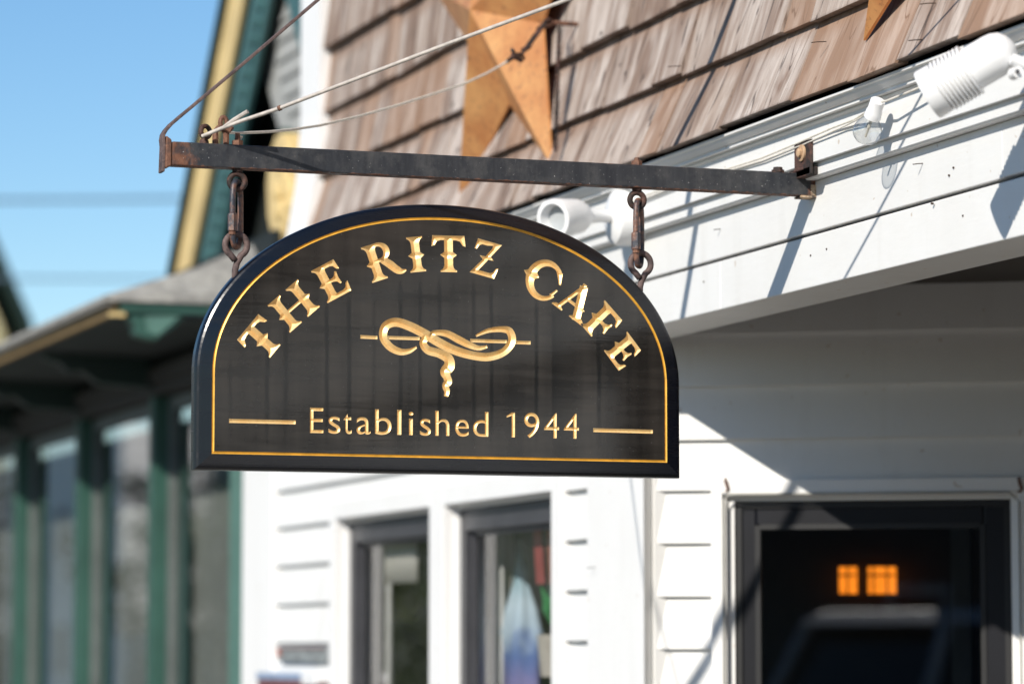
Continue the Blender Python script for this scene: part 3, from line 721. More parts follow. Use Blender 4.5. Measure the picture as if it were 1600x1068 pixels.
def ring(cx, cy, rx, ry, rx2, ry2, a0, a1, n=22):
    o = [(cx+rx*math.cos(a), cy+ry*math.sin(a)) for a in np.linspace(a0, a1, n)]; i = [(cx+rx2*math.cos(a), cy+ry2*math.sin(a)) for a in np.linspace(a1, a0, n)]
    return o+i
def sym(poly, cx): return [(2*cx-a, b) for a, b in poly]
CAP = {
 'T': [stem(0, spur='lr', head=False), TB(-.46, .46)],
 'I': [stem(0, spur='lr')],
 'H': [stem(-.35, spur='l'), stem(.35, spur='r'), [(-.35, .435), (.35, .435), (.35, .525), (-.35, .525)]],
 'E': [stem(0, spur='l'), arm(.50), arm(.55, False), MID(.36, .5)],
 'F': [stem(0, spur='l'), arm(.52), MID(.38, .5)],
 'R': [stem(0, spur='l'), [(0, 1), (.2, 1), (.2, .90), (0, .90)], ring(.20, .735, .32, .265, .135, .165, -math.pi/2, math.pi/2), [(0, .47), (.2, .47), (.2, .57), (0, .57)],
       ribbon(cr([(.24, .52), (.40, .34), (.54, .15), (.66, .06), (.80, .055)], 6), list(np.interp(np.linspace(0, 1, 25), [0, .3, .6, .85, 1], [.10, .115, .10, .055, .02])))],
 'Z': [[(-.36, 1), (.37, 1), (.37, .97), (-.05, .87), (-.2, .87), (-.28, .82), (-.33, .70), (-.40, .70)], [(.12, 1), (.37, 1), (.125, .585), (.235, .50), (.07, .485), (-.15, .12), (-.38, 0), (-.385, .0), (-.09, .46), (-.205, .545), (-.03, .56), (.12, .83)],
       [(-.385, 0), (.36, 0), (.42, .32), (.36, .31), (.29, .18), (.2, .13), (-.2, .13)]],
 'C': [ribbon([(.05+.41*math.cos(a), .5+.455*math.sin(a)) for a in np.linspace(.62, 2*math.pi-.60, 36)], list(np.interp(np.linspace(0, 1, 36), [0, .12, .5, .88, 1], [.055, .062, .125, .06, .045]))),
       [(-.46, .585), (-.57, .5), (-.46, .415), (-.24, .40), (-.13, .5), (-.24, .60)], [(.22, .85), (.40, .86), (.47, .56), (.415, .555), (.34, .68)], [(.28, .24), (.34, .16), (.455, .40), (.40, .42), (.33, .30)]],
 'A': [ribbon([(-.33, .02), (.02, .99)], .055), ribbon([(.34, .02), (.0, .97)], .125), [(-.06, 1.04), (.07, 1.04), (.07, .90), (-.06, .90)], [(-.22, .33), (.24, .33), (.24, .42), (-.19, .42)],
       [(.25, .28), (.42, .385), (.25, .46)], [(-.52, 0), (-.16, 0), (-.16, .04), (-.25, .10), (-.34, .12), (-.43, .1), (-.52, .04)], [(.10, 0), (.60, 0), (.60, .04), (.47, .14), (.24, .16), (.16, .08), (.10, .04)]],
}
SPX = [('T', (387, 510.5), (430, 548.5), .0), ('H', (441.5, 456.5), (476.5, 499), 0), ('E', (497, 417.5), (523, 467.5), 0), ('R', (576, 383), (594, 438), 0), ('I', (646.8, 369.8), (653.6, 424.7), 0),
       ('T', (700.5, 368), (701.3, 425), 0), ('Z', (765.4, 377.5), (753.4, 430.5), 0), ('C', (861, 409), (838, 465), 0), ('A', (913.5, 446), (884.4, 490.5), 0), ('F', (953.5, 478.5), (915.5, 516), 0), ('E', (987, 527), (950.5, 557), 0)]
for g, tpx, bpx, _ in SPX:
    t = ony(*tpx, FY)[[0, 2]]; b = ony(*bpx, FY)[[0, 2]]; up = t-b; rt = np.array([up[1], -up[0]])
    loops = [[tuple(b+rt*x+up*y) for x, y in L] for L in union(CAP[g])]
    carved('letter', loops, .0032, .78, M['gold'])
# ---- small line of text
def glyph_loops(ch):
    cu = bpy.data.curves.new('t', 'FONT'); cu.body = ch; cu.resolution_u = 5; o = bpy.data.objects.new('t', cu); COL.objects.link(o)
    dg = bpy.context.evaluated_depsgraph_get(); c2 = o.to_curve(dg); out = []
    for sp_ in c2.splines:
        bp = sp_.bezier_points; L = []
        for i in range(len(bp)):
            p, q = bp[i], bp[(i+1) % len(bp)]
            straight = p.handle_right_type == 'VECTOR' and q.handle_left_type == 'VECTOR'
            L += [tuple(v)[:2] for v in interpolate_bezier(p.co, p.handle_right, q.handle_left, q.co, 2 if straight else 7)[:-1]]
        C_ = []
        for p in L:
            if not C_ or math.dist(p, C_[-1]) > 1e-4: C_.append(p)
        if math.dist(C_[0], C_[-1]) < 1e-4: C_.pop()
        out.append(C_)
    o.to_curve_clear(); bpy.data.objects.remove(o); bpy.data.curves.remove(cu)
    return out
TXT = [('E', 484.4, 505.2), ('s', 513, 531.5), ('t', 536.5, 549.5), ('a', 557, 579), ('b', 586, 611.5), ('l', 620.5, 627), ('i', 638.5, 645.5), ('s', 656, 673), ('h', 680, 702), ('e', 711, 732.5), ('d', 739, 763), ('1', 791.5, 804.5), ('9', 819, 842.5), ('4', 850, 873.5), ('4', 881, 904.5)]
ONE = [[(0, .79), (0, .86), (.2, 1), (.335, 1), (.335, 0), (.205, 0), (.205, .87)]]
capE = glyph_loops('E'); hE = max(p[1] for L in capE for p in L)
def base(px): return 677.8 + (px-484)*(688-677.8)/(904-484)
for ch, p0, p1 in TXT:
    L = glyph_loops(ch) if ch != '1' else [[(x*hE, y*hE) for x, y in l] for l in ONE]; xx = [p[0] for l in L for p in l]; x0, x1 = min(xx), max(xx)
    a = ony(p0, base(p0), FY)[[0, 2]]; b = ony(p1, base(p1), FY)[[0, 2]]
    sy = .0595/hE; sx = (b[0]-a[0])/(x1-x0)
    loops = [[(a[0]+(x-x0)*sx, 2.1085+y*sy) for x, y in l] for l in L]
    carved('letter', loops, .0022, .8, M['gold'])
# ---- rules either side of the date line
for (a, b) in (((358, 657), (462, 659.5)), ((927, 671.5), (1020, 674))):
    p, q = ony(*a, FY)[[0, 2]], ony(*b, FY)[[0, 2]]; h = .0047
    carved('rule', [[(p[0], p[1]-h), (q[0], q[1]-h), (q[0], q[1]+h), (p[0], p[1]+h)]], .0035, .55, M['gold'])
# ---- rope-like flourish in the middle
def sp(px, py): q = ony(560+px*280/1600, 480+py*160/914, FY); return (q[0], q[2])
k_ = 1/ (620*1600/280)                            # zoomed px -> metres
def flo(pts, ws, n=7): 
    c = cr(pts, n); return ribbon([sp(*p) for p in c], [w*k_*1.0 for w in np.interp(np.linspace(0, 1, len(c)), np.linspace(0, 1, len(ws)), ws)])
big = flo([(520, 355), (450, 390), (370, 395), (280, 350), (222, 265), (240, 170), (330, 132), (450, 165), (590, 235), (740, 325), (880, 390), (1040, 432), (1170, 440), (1300, 395), (1370, 300), (1350, 215), (1280, 195), (1170, 205), (1100, 230), (1050, 255)],
          [10, 22, 30, 34, 36, 36, 38, 40, 40, 40, 38, 36, 36, 34, 36, 34, 26, 20, 15, 9], 6)
sec = flo([(640, 240), (690, 225), (790, 235), (890, 285), (980, 330), (1070, 362), (1150, 350)], [18, 22, 30, 33, 30, 22, 12], 6)
tail = flo([(600, 260), (578, 320), (620, 380), (720, 410), (800, 455), (812, 520), (775, 575), (790, 620), (800, 660), (778, 700), (790, 745), (782, 795)], [28, 33, 36, 38, 44, 48, 46, 34, 36, 30, 26, 18], 6)
for loops in (union([big, sec, tail]),): carved('flourish', loops, .0033, .75, M['gold'])
for a, b in (((18, 262), (170, 270)), ((262, 270), (548, 278)), ((1000, 296), (1325, 306)), ((1408, 312), (1538, 316))):
    p, q = sp(*a), sp(*b); h = .0042; carved('rule', [[(p[0], p[1]-h), (q[0], q[1]-h), (q[0], q[1]+h), (p[0], p[1]+h)]], .0035, .55, M['gold'])
# ---- the board itself: face with the letters cut out, sloping band, rounded edge, back
loops = [OUT, BO, BI] + HOLES
OUTF = inset(OUT, .014); loops[0] = OUTF
low = lambda P, sx: min(P, key=lambda p: p[1]*4+sx*p[0])
V, T = cdt(loops, links=[(low(BO, sx), low(OUTF, sx)) for sx in (1, -1)])
cen = np.array([V[list(f)].mean(0) for f in T]); band = ~inside(cen, [BO])
dep = np.where(seg_dist(V, [OUTF]) < 1e-5, .0042, 0)
bd = MB()
bd.v = [(v[0], FY+d, v[1]) for v, d in zip(V, dep)]
for f, bnd in zip(T, band):
    p = [bd.v[i] for i in f]; up = (p[1][0]-p[0][0])*(p[2][2]-p[0][2])-(p[2][0]-p[0][0])*(p[1][2]-p[0][2])
    bd.f.append(f if up > 0 else f[::-1]); bd.mi.append(1 if bnd else 0)
rings = [(0.014, .0042), (.009, .0055), (.0045, .0085), (.0015, .0135), (0, .0185), (0, TH-.003), (.003, TH)]
bd.cur = 1; n = len(OUT); vs_ = []; fs_ = []
for (ins_, d_) in rings: vs_ += [(p[0], FY+d_, p[1]) for p in inset(OUT, ins_)]
for r_ in range(len(rings)-1):
    for i in range(n): fs_.append((r_*n+i, (r_+1)*n+i, (r_+1)*n+(i+1) % n, r_*n+(i+1) % n))
fs_.append(tuple(range((len(rings)-1)*n, len(rings)*n))[::-1])
bd.add(vs_, fs_)
bd.build('board', [M['sign_black'], M['sign_band']], sign, fix=False)
bl = MB(); nb = len(BO)
bl.add([(p[0], FY, p[1]) for p in BO]+[(p[0], FY+.0022, p[1]) for p in BM]+[(p[0], FY, p[1]) for p in BI], [(i, (i+1) % nb, nb+(i+1) % nb, nb+i) for i in range(nb)]+[(nb+i, nb+(i+1) % nb, 2*nb+(i+1) % nb, 2*nb+i) for i in range(nb)])
bl.build('border_line', M['gold_line'], sign, fix=False)
# ---- screw eyes and quick links
EYES = ((368, 383), (1000, 412))
def link(px0, top, bot, lab, tw):
    x = ony(px0, (top+bot)/2, 0)[0]; z1 = ony(px0, top, 0)[2]; z0 = ony(px0, bot, 0)[2]
    l = empty('quick_link', (x, 0, z0), lab, 'chain link', 'quick links holding up the sign')
    hw = .0215; r = .0072; pts = []; dv = np.array([math.cos(tw), math.sin(tw)])
    for a in np.linspace(0, 2*math.pi, 40, endpoint=False):
        cx_, cz_ = math.cos(a), math.sin(a); hz = (z1-z0)/2-r
        X = hw*abs(cx_)**.75*(1 if cx_ > 0 else -1); Z = hz*(1 if cz_ > 0 else -1)*min(1, abs(cz_)**.55)
        pts.append((x+dv[0]*X, dv[1]*X, (z0+z1)/2+Z))
    MB().tube(pts, r, 12, closed=True).build('link_body', M['link'], l, smooth='all')
    nx_, ny_ = x-dv[0]*hw, -dv[1]*hw; zc = z0+(z1-z0)*.40
    MB().lathe((nx_, ny_, zc-.026), (0,0,1), [(0, .0085), (.002, .0115), (.042, .0115), (.044, .0085)], 6).build('link_nut', M['link'], l)
    MB().lathe((nx_, ny_, zc-.033), (0,0,1), [(0, .0085), (.007, .0085)], 10).build('link_thread', M['rust'], l)
link(369.5, 279, 391, 'worn quick link hanging below the rusted free end of the bar', R(50))
link(998, 309, 420, 'rusty quick link hanging under the wall end of the bar', R(50))
for (px0, py0) in EYES:
    c = ony(px0+1, py0, 0); rr = .0265; e = MB(); P = []
    for a in np.linspace(R(-62), R(238), 26): P.append((c[0]+rr*math.cos(a), .0, c[2]+rr*math.sin(a)))
    P = [(c[0]-.004, -.004, c[2]-.045 if 0 else c[2]-.036)] + P[::-1]
    P.append((c[0]+.002, 0, c[2]-.042)); P.append((c[0]-.002, 0, c[2]-.058)); P.append((c[0]-.002, 0, c[2]-.12))
    e.tube(P, .0078, 10).build('screw_eye', M['rust_rod'], sign, smooth='all')

# ================================================================== BARN STARS
def star(lab, pc, dy=0, dz=0):
    o = onx(pc[0], pc[1], -.075); o = np.array([-.055, o[1], o[2]])
    tL = onx(717, 319, -.06); tR = onx(862, 256, -.06); cc = onx(748, 17, -.14)
    yc = (tL[1]+tR[1])/2; Rr = ((tL[1]-tR[1])/2)/math.sin(R(36)); zc = (tL[2]+tR[2])/2+Rr*math.cos(R(36))
    zc = cc[2]; Rz = (zc-(tL[2]+tR[2])/2)/math.cos(R(36)); r2 = (zc-onx(800, 156, -.06)[2])/Rz
    yc0, zc0 = yc, zc; zc += dz; yc += dy
    s = empty('barn_star', (-.06, yc, zc), lab, 'star', 'copper stars on the shingles')
    P = []
    for k in range(10):
        a = R(90+36*k); q = 1 if k % 2 == 0 else r2
        P.append((-.062 if k % 2 == 0 else -.042, yc+Rr*q*math.cos(a), zc+Rz*q*math.sin(a)))
    apex = (-.062-.11, yc, zc)
    for k in range(5):                                   # each leg: two facets folded on a ridge
        t_, l_, r_ = P[2*k], P[(2*k+1) % 10], P[(2*k-1) % 10]
        m = MB(); bk = .008
        m.add([apex, l_, t_, r_, (l_[0]+bk, l_[1], l_[2]), (t_[0]+bk, t_[1], t_[2]), (r_[0]+bk, r_[1], r_[2])], [(0, 1, 2), (0, 2, 3), (1, 4, 5, 2), (2, 5, 6, 3)])
        m.build('leg', M['copper'], s, fix=False)
    return s, yc, zc
s1, ys1, zs1 = star('large copper barn star behind the turnbuckle on the shingle wall', (748, 17))
tip = onx(1349, 67, -.090); tL = onx(717, 319, -.06)
s2, ys2, zs2 = star('copper star whose tip points down above the ribbed floodlight', (748, 17), tip[1]-tL[1], tip[2]-tL[2])
s2.location.x -= .028
ch = MB(); a = onx(874, 38, -.07); b = onx(868, 235, -.10)
for i in range(46):
    t = i/46; p = np.array(a)+(np.array(b)-np.array(a))*t; q = np.array(a)+(np.array(b)-np.array(a))*(t+.028)
    off = np.array([0, .004, 0]) if i % 2 else np.array([-.003, 0, 0])
    ch.tube([p+off, (p+q)/2+off*2.0, q+off], .0028, 5); ch.tube([p-off, (p+q)/2-off*2.0, q-off], .0028, 5)
tag(ch.build('chain', M['darkrust']), 'thin rusty chain hanging down the shingles beside the large star', 'chain')

# ================================================================== FLOODLIGHTS
gf = 'white floodlights on the fascia'
fl = empty('floodlight', tuple(onx(1600, 90, -.03)), 'white ribbed floodlight pointing down beside the string bulb', 'floodlight', gf)
p0 = onx(1556, 86, -.17); rim_d = (p0-CAM)@CF+.045; rv = ray(1449, 149); p1 = CAM+rv*(rim_d/(rv@CF)); ax = p1-p0; Lg = np.linalg.norm(ax); ax /= Lg
pr = [(-.046, .0), (-.044, .012), (-.038, .026), (-.027, .039), (-.011, .046), (.005, .048), (.058, .048)]
MB().lathe(p0, ax, pr+[(.0585, .045)], 36).build('housing', M['plastic'], fl, smooth=True)
rb = [(.058, .045)]; d = .060
for i in range(8):
    rb += [(d, .0465), (d+.001, .0575), (d+.0045, .0585), (d+.0055, .0575), (d+.0065, .0465)]; d += .0092
rb += [(d, .048)]
MB().lathe(p0, ax, rb, 36, cap=False).build('cooling_rib', M['plastic'], fl, smooth=True)
MB().lathe(p0, ax, [(d, .05), (d+.002, .0555), (Lg-.004, .0565), (Lg, .055), (Lg-.006, .050), (Lg-.03, .05)], 36).build('rim', M['plastic'], fl, smooth=True)
MB().lathe(p0, ax, [(Lg-.014, .0), (Lg-.0135, .051)], 24, cap=False).build('lens', M['lens'], fl)
kn = MB(); q = p0-ax*.012+np.array([.012, -.045, -.052]); kn.lathe(q+np.array([-.0, .014, 0]), (0, -1, 0), [(0, .013), (.026, .013)], 18); kn.tube([q+np.array([-.01, 0, .03]), q+np.array([.035, -.012, .012])], .013, 12)
kn.build('knuckle', M['plastic'], fl, smooth=True)
MB().lathe(q+np.array([-.006, -.017, 0]), (0, -1, 0), [(0, .005), (.002, .005), (.0025, .002)], 10).build('screw', M['frame_dark'], fl)
q2 = q+np.array([.045, -.012, .014]); MB().lathe(q2, (1, -.15, 0), [(0, .014), (.012, .014), (.012, .018), (.024, .018)], 16).build('lock_nut', M['ceramic'], fl)
by = q2[1]-.035; bz = q2[2]-.004
MB().lathe((-.004, by, bz), (-1, 0, 0), [(0, .078), (.016, .078), (.026, .070), (.040, .045), (.044, .02)], 36).build('canopy', M['plastic'], fl, smooth=True)
MB().lathe((-.024, by+.05, bz-.042), (-1, 0, 0), [(0, .006), (.006, .006), (.008, .003)], 10).build('screw', simple('brown_screw', (.3, .2, .13), .5), fl)
f2 = empty('floodlight', tuple(onx(960, 340, -.03)), 'smooth white floodlight with round grey lens behind the arched sign top', 'floodlight', gf)
cpt = onx(957, 339, -.085)
MB().lathe((-.006, cpt[1], cpt[2]), (-1, 0, 0), [(0, .080), (.060, .080), (.074, .076), (.082, .06), (.085, .02)], 36).build('canopy', M['plastic'], f2, smooth=True)
MB().lathe((-.082, cpt[1]+.0, cpt[2]+.055), (-1, 0, 0), [(0, .006), (.006, .006)], 10).build('screw', M['ceramic'], f2)
hd0 = onx(912, 337, -.19); ax2 = np.array([-.80, -.52, -.16]); ax2 /= np.linalg.norm(ax2); hl = .145
MB().tube([(-.085, cpt[1]-.0, cpt[2]), (-.12, cpt[1]-.01, cpt[2]), hd0+ax2*.01], [.018, .018, .024], 14).build('arm', M['plastic'], f2, smooth=True)
MB().lathe(hd0, ax2, [(-.004, .012), (0, .026), (.012, .040), (.03, .048), (.06, .051), (.10, .054), (hl-.012, .057), (hl, .055), (hl+.001, .043), (hl-.03, .036)], 36, cap=False).build('head', M['plastic'], f2, smooth=True)
MB().lathe(hd0, ax2, [(hl-.031, .0), (hl-.03, .037)], 24, cap=False).build('lens', M['lens'], f2)

# ================================================================== STRING LIGHT
sg = empty('string_light', tuple(onx(1360, 190, -.06)), 'white string light with one clear bulb under the ribbed floodlight', 'string light')
def spx(px, py, x): return onx(px, py, x)
c1 = MB(); c1.tube([spx(*p) for p in ((1600, 96, -.06), (1500, 108, -.07), (1432, 139, -.085), (1405, 150, -.09), (1385, 158, -.095), (1378, 159, -.095))], .0030, 8)
c1.tube([spx(*p) for p in ((1370, 165, -.095), (1352, 176, -.075), (1335, 187, -.062), (1300, 200, -.058), (1250, 222, -.056), (1190, 247, -.056), (1130, 266, -.056), (1060, 285, -.058), (960, 325, -.06), (800, 392, -.06))], .0026, 8)
c1.tube([spx(*p) for p in ((1368, 168, -.095), (1345, 184, -.07), (1320, 197, -.06), (1255, 226, -.056), (1192, 251, -.056), (1130, 269, -.056), (1060, 289, -.058), (960, 329, -.06))], .0020, 8)
c1.build('cord', M['cable2'], sg, smooth=True)
a = onx(1372, 157, -.098); b = onx(1363, 183, -.098); ax3 = b-a; ls = np.linalg.norm(ax3); ax3 /= ls
MB().lathe(a, ax3, [(0, .012), (.0005, .0172), (.004, .0178), (ls*.55, .0175), (ls*.6, .019), (ls, .0205), (ls+.001, .017)], 22).build('socket', M['plastic'], sg, smooth=True)
bp = [(0, .016), (.006, .0185), (.014, .0245), (.024, .0305), (.036, .0345), (.046, .0345), (.056, .031), (.064, .024), (.070, .014), (.0725, .004), (.0727, .0)]
MB().lathe(b, ax3, bp, 26, cap=False).build('bulb', M['bulb_glass'], sg, smooth='all')
fm = MB(); fm.tube([b, b+ax3*.02, b+ax3*.03], [.004, .003, .0045], 8); fm.tube([b+ax3*.03, b+ax3*.056], .0030, 8)
fm.build('filament', simple('filament_white', (.75, .7, .6), .5), sg)

# ================================================================== ON THE FRONT WALL, BEHIND THE GLASS
def on_wall(name, px0, px1, py0, py1, mat, lab, cat, dep=.05):
    a = onx(px0, py1, .158); b = onx(px1, py0, .158); m = MB(); m.box(.158-dep, .158, b[1], a[1], a[2], b[2]); o = m.build(name, mat, None, bevel=.004); return o, a, b
pl = empty('wall_plaque', tuple(onx(478, 1020, .15)), 'small grey plaque with a red edge on the white clapboards', 'plaque')
a = onx(440, 1033, .158); b = onx(518, 1010, .158)
MB().box(.140, .165, b[1], a[1], a[2], b[2]).build('plate', simple('grey_plaque', (.25, .27, .27), .5, .3, 40), pl, bevel=.003)
MB().box(.136, .1395, b[1]+.02, a[1], b[2]-.007, b[2]-.001).build('red_edge', simple('faded_red', (.22, .10, .09), .5), pl); MB().box(.136, .1395, a[1]-.05, a[1], b[2]-.035, b[2]-.008).build('red_edge', simple('faded_red', (.42, .12, .08), .5), pl)
pl = empty('notice_box', tuple(onx(470, 1060, .15)), 'blue topped notice box mounted below the grey plaque', 'box')
a = onx(424, 1100, .158); b = onx(517, 1051, .158)
MB().box(.10, .165, b[1], a[1], a[2], b[2]-.03).build('case', simple('red_grey_leaflets', (.2, .07, .07), .5, .5, 30), pl, bevel=.003)
MB().box(.095, .165, b[1]+.22, a[1]+.01, b[2]-.03, b[2]).build('lid', simple('pale_blue_plastic', (.28, .36, .50), .4), pl, bevel=.004)
MB().box(.095, .165, b[1], b[1]+.2, b[2]-.045, b[2]).build('clip', M['plastic'], pl, bevel=.004)
def wavy(y0, y1, z0, z1, x, amp, n, mat, name, lab, cat):
    m = MB(); N = 48; vs_ = []
    for i in range(N+1):
        y = y0+(y1-y0)*i/N
        for z in (z0, z1): vs_.append((x+amp*math.sin(i/N*n*2*math.pi)*(1 if z == z0 else .6), y, z))
    fs_ = [(2*i, 2*i+2, 2*i+3, 2*i+1) for i in range(N)]
    m.add(vs_, fs_); o = m.build(name, mat, None, smooth='all', fix=False)
    s_ = o.modifiers.new('solid', 'SOLIDIFY'); s_.thickness = .004
    return tag(o, lab, cat)
def yat(px, x): return onx(px, 950, x)[1]
wavy(yat(603, .36), 4.75, .9, 2.03, .36, .012, 4, M['curtain_w'], 'window_curtain', 'white curtain at the edge of the window beside the plaque', 'curtain')
wavy(yat(768, .36), 3.43, .9, 2.03, .36, .012, 4, M['curtain_w'], 'window_curtain', 'narrow white curtain in the window with the blue cloth', 'curtain')
wavy(yat(652, .29), yat(604, .29), 1.85, 2.05, .29, .012, 5, M['curtain'], 'valance', 'short cream valance across the top of the dark window', 'valance')
wavy(yat(800, .40), yat(771, .40), 1.70, 2.06, .40, .012, 3, M['curtain'], 'inner_drape', 'cream drape hanging behind the narrow white curtain', 'drape')
sh = empty('shelf_stand', (.6, 4.0, 0), 'dark display stand inside the window beside the plaque', 'stand')
MB().box(.46, .9, 3.7, 4.20, 0.02, 1.70).build('cabinet', M['inside'], sh); MB().box(.44, .92, 3.68, 4.22, 1.70, 1.715).build('top', M['inside'], sh)
vz = empty('vase', (.54, yat(632, .54), 1.715), 'yellow green vase on the stand in the darker window', 'vase')
MB().lathe((.54, yat(632, .54), 1.715), (0,0,1), [(0, .04), (.03, .06), (.07, .072), (.11, .06), (.14, .035), (.16, .03), (.17, .04)], 20).build('body', simple('yellow_green_glaze', (.72, .68, .10), .35), vz, smooth=True)
ls_ = empty('led_string', (.31, 3.72, 1.9), 'string of blue lights down the edge of the window', 'string light')
m = MB(); m.tube([(.31, 3.725, 2.0), (.312, 3.722, 1.7), (.31, 3.724, 1.3)], .002, 6); m.build('wire', M['frame_dark'], ls_)
for k in range(7): MB().lathe((.305, 3.724, 1.962-k*.048), (-1, 0, 0), [(0, .008), (.008, .008), (.014, .004)], 8).build('led', M['blue_led'], ls_)
# window with the coloured display
def wp_(px, py, x): return onx(px, py, x)
cl = MB(); rnd = random.Random(4); N = 26; vs_ = []; rows = [(845, .012), (862, .02), (880, .03), (895, .035), (905, .03), (920, .045), (950, .075), (985, .105), (1010, .10), (1060, .10), (1110, .11)]
for (py, r_) in rows:
    c = wp_(812+(py-845)*.03, py, .42)
    for k in range(N):
        a_ = 2*math.pi*k/N; w_ = r_*.62*(1+.16*math.sin(a_*5+py*.02)); vs_.append((c[0]+w_*math.cos(a_), c[1]+1.7*w_*math.sin(a_), c[2]))
fs_ = [(i*N+k, i*N+(k+1) % N, (i+1)*N+(k+1) % N, (i+1)*N+k) for i in range(len(rows)-1) for k in range(N)]
cl.add(vs_, fs_)
mc = NT('blue_white_cloth'); z_ = mc.sep(); zz_ = mc.math('MULTIPLY', mc.math('SUBTRACT', z_[2], 1.5), 2.2)
colr = mc.ramp(mc.math('ADD', zz_, mc.math('MULTIPLY', mc.math('SUBTRACT', mc.noise(9, 3), .5), .35)), [(.0, (.22, .20, .42)), (.22, (.10, .17, .42)), (.36, (.5, .6, .72)), (.6, (.55, .66, .76)), (.80, (.30, .46, .54)), (1, (.10, .18, .2))])
tag(cl.build('hanging_cloth', mc.set(colr, .8), None, smooth='all'), 'pale blue gathered cloth hanging in the window beside the corner post', 'cloth')
for i, (px_, col, lab) in enumerate(((836, (.42, .06, .05), 'bright red ribbon hanging between cloth and leaves'), (856, (.36, .10, .05), 'rust red ribbon hanging at the edge of the display window'))):
    t0 = wp_(px_-3, 828, .29); t1 = wp_(px_+2, 912, .29); m = MB(); 
    m.prism([t0, t1, t1+np.array([0, -.075, 0]), t0+np.array([0, -.075, 0])], (.004, 0, 0)); tag(m.build('ribbon', simple('red_ribbon', col, .6), None), lab, 'ribbon')
pt = empty('potted_plant', tuple(wp_(870, 1000, .40)), 'bright green bladed plant at the right edge of the display window', 'plant')
for i, (a, b) in enumerate((((872, 968), (846, 915)), ((872, 975), (858, 905)), ((868, 975), (869, 900)), ((866, 980), (850, 935)))):
    p, q = wp_(*a, .37), wp_(*b, .34); d = (q-p); m = MB(); sdir = np.array([0, .03, 0]); mid = p+d*.5+np.array([-.01, 0, .01])
    m.add([p-sdir*.3, p+sdir*.3, mid+sdir, mid-sdir, q], [(0, 1, 2, 3), (3, 2, 4)]); o = m.build('leaf', simple('bright_leaf', (.02, .30, .06), .45), pt, fix=False)
    s_ = o.modifiers.new('solid', 'SOLIDIFY'); s_.thickness = .003
p = wp_(868, 1000, .40); MB().lathe((p[0], p[1], p[2]-.12), (0,0,1), [(0, .05), (.1, .06), (.14, .062)], 18).build('pot', simple('cream_pot', (.55, .48, .42), .5), pt, smooth=True)
ds2 = empty('display_table', (.6, 2.75, 0), 'dark table inside the display window', 'table')
MB().box(.40, .95, 2.42, 3.1, 1.40, 1.44).build('top', M['inside'], ds2)
for yy in (2.46, 3.02): MB().box(.5, .56, yy, yy+.05, .02, 1.40).build('leg', M['inside'], ds2)
bx = empty('purple_box', (.5, 2.72, 1.44), 'violet and blue box on the display table in the window', 'box')
MB().box(.44, .56, 2.45, 2.95, 1.44, 1.53).build('body', simple('violet_card', (.13, .10, .34), .5, .3, 12), bx, bevel=.004); MB().box(.43, .57, 2.44, 2.96, 1.53, 1.545).build('lid', simple('blue_card', (.06, .1, .45), .5, .3, 12), bx)

# amber lanterns on the dark partition inside the door
for i, (px_, w_px, lab) in enumerate(((1325, 25, 'amber lantern glowing alone behind the door glass'), (1366, 17, 'narrower amber lantern glowing in the middle behind the door glass'), (1387, 23, 'amber lantern glowing nearest the bright strip behind the door glass'))):
    P = onp(px_, 906, DC-DN*2.13, DN); w0 = (P-DC)@DW; o_ = -2.13; z0 = P[2]
    hw = w_px/2/430.; hh = .047
    ln = empty('wall_lantern', tuple(P), lab, 'lantern', 'amber lanterns inside the cafe door')
    MB(D).box(w0-hw, w0+hw, o_-.03, o_+.02, z0-hh, z0+hh).build('shade', M['amber'], ln)
    f = MB(D); f.box(w0-hw-.006, w0+hw+.006, o_-.03, o_+.024, z0+hh, z0+hh+.012); f.box(w0-hw-.006, w0+hw+.006, o_-.03, o_+.024, z0-hh-.012, z0-hh); f.box(w0-.003, w0+.003, o_+.02, o_+.024, z0-hh, z0+hh); f.box(w0-hw, w0+hw, o_+.02, o_+.0235, z0+hh*.30, z0+hh*.30+.007)
    f.box(w0-.012, w0+.012, -2.2, o_-.03, z0-.02, z0+.02)
    f.build('lantern_frame', M['door_line'], ln)

# ================================================================== GREEN VICTORIAN NEIGHBOUR
nb_ = empty('neighbour_house', (.4, 8, 0), 'green and yellow Victorian house with grey roof and carved gable trim', 'house')
XF, XG = .22, .293; YE = 6.2
MB().box(XF-.005, .5, YE, YE+.475, 0, 2.81).build('pilaster', M['green_lt'], nb_, bevel=.004)
for y in (8.16, 9.87, 11.58, 13.3, 15.0, 16.7):
    MB().box(XF, XG+.06, y, y+.10, 0, 2.81).build('pilaster', M['green'], nb_, bevel=.004)
MB().box(XF-.01, .5, YE, 24, 2.815, 2.865).build('window_head', M['grey_beam'], nb_)
MB().box(XF-.045, .5, YE, 24, 2.866, 2.93).build('beam', M['grey_beam'], nb_)
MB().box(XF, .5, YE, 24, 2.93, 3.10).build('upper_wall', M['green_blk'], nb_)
MB().box(XF-.02, .5, YE+.48, 24, 0, .6).build('base_wall', M['green'], nb_)
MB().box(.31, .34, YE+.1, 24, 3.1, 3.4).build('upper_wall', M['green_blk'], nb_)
yl = [YE+.475, 8.16, 9.87, 11.58, 13.3, 15.0, 16.7]
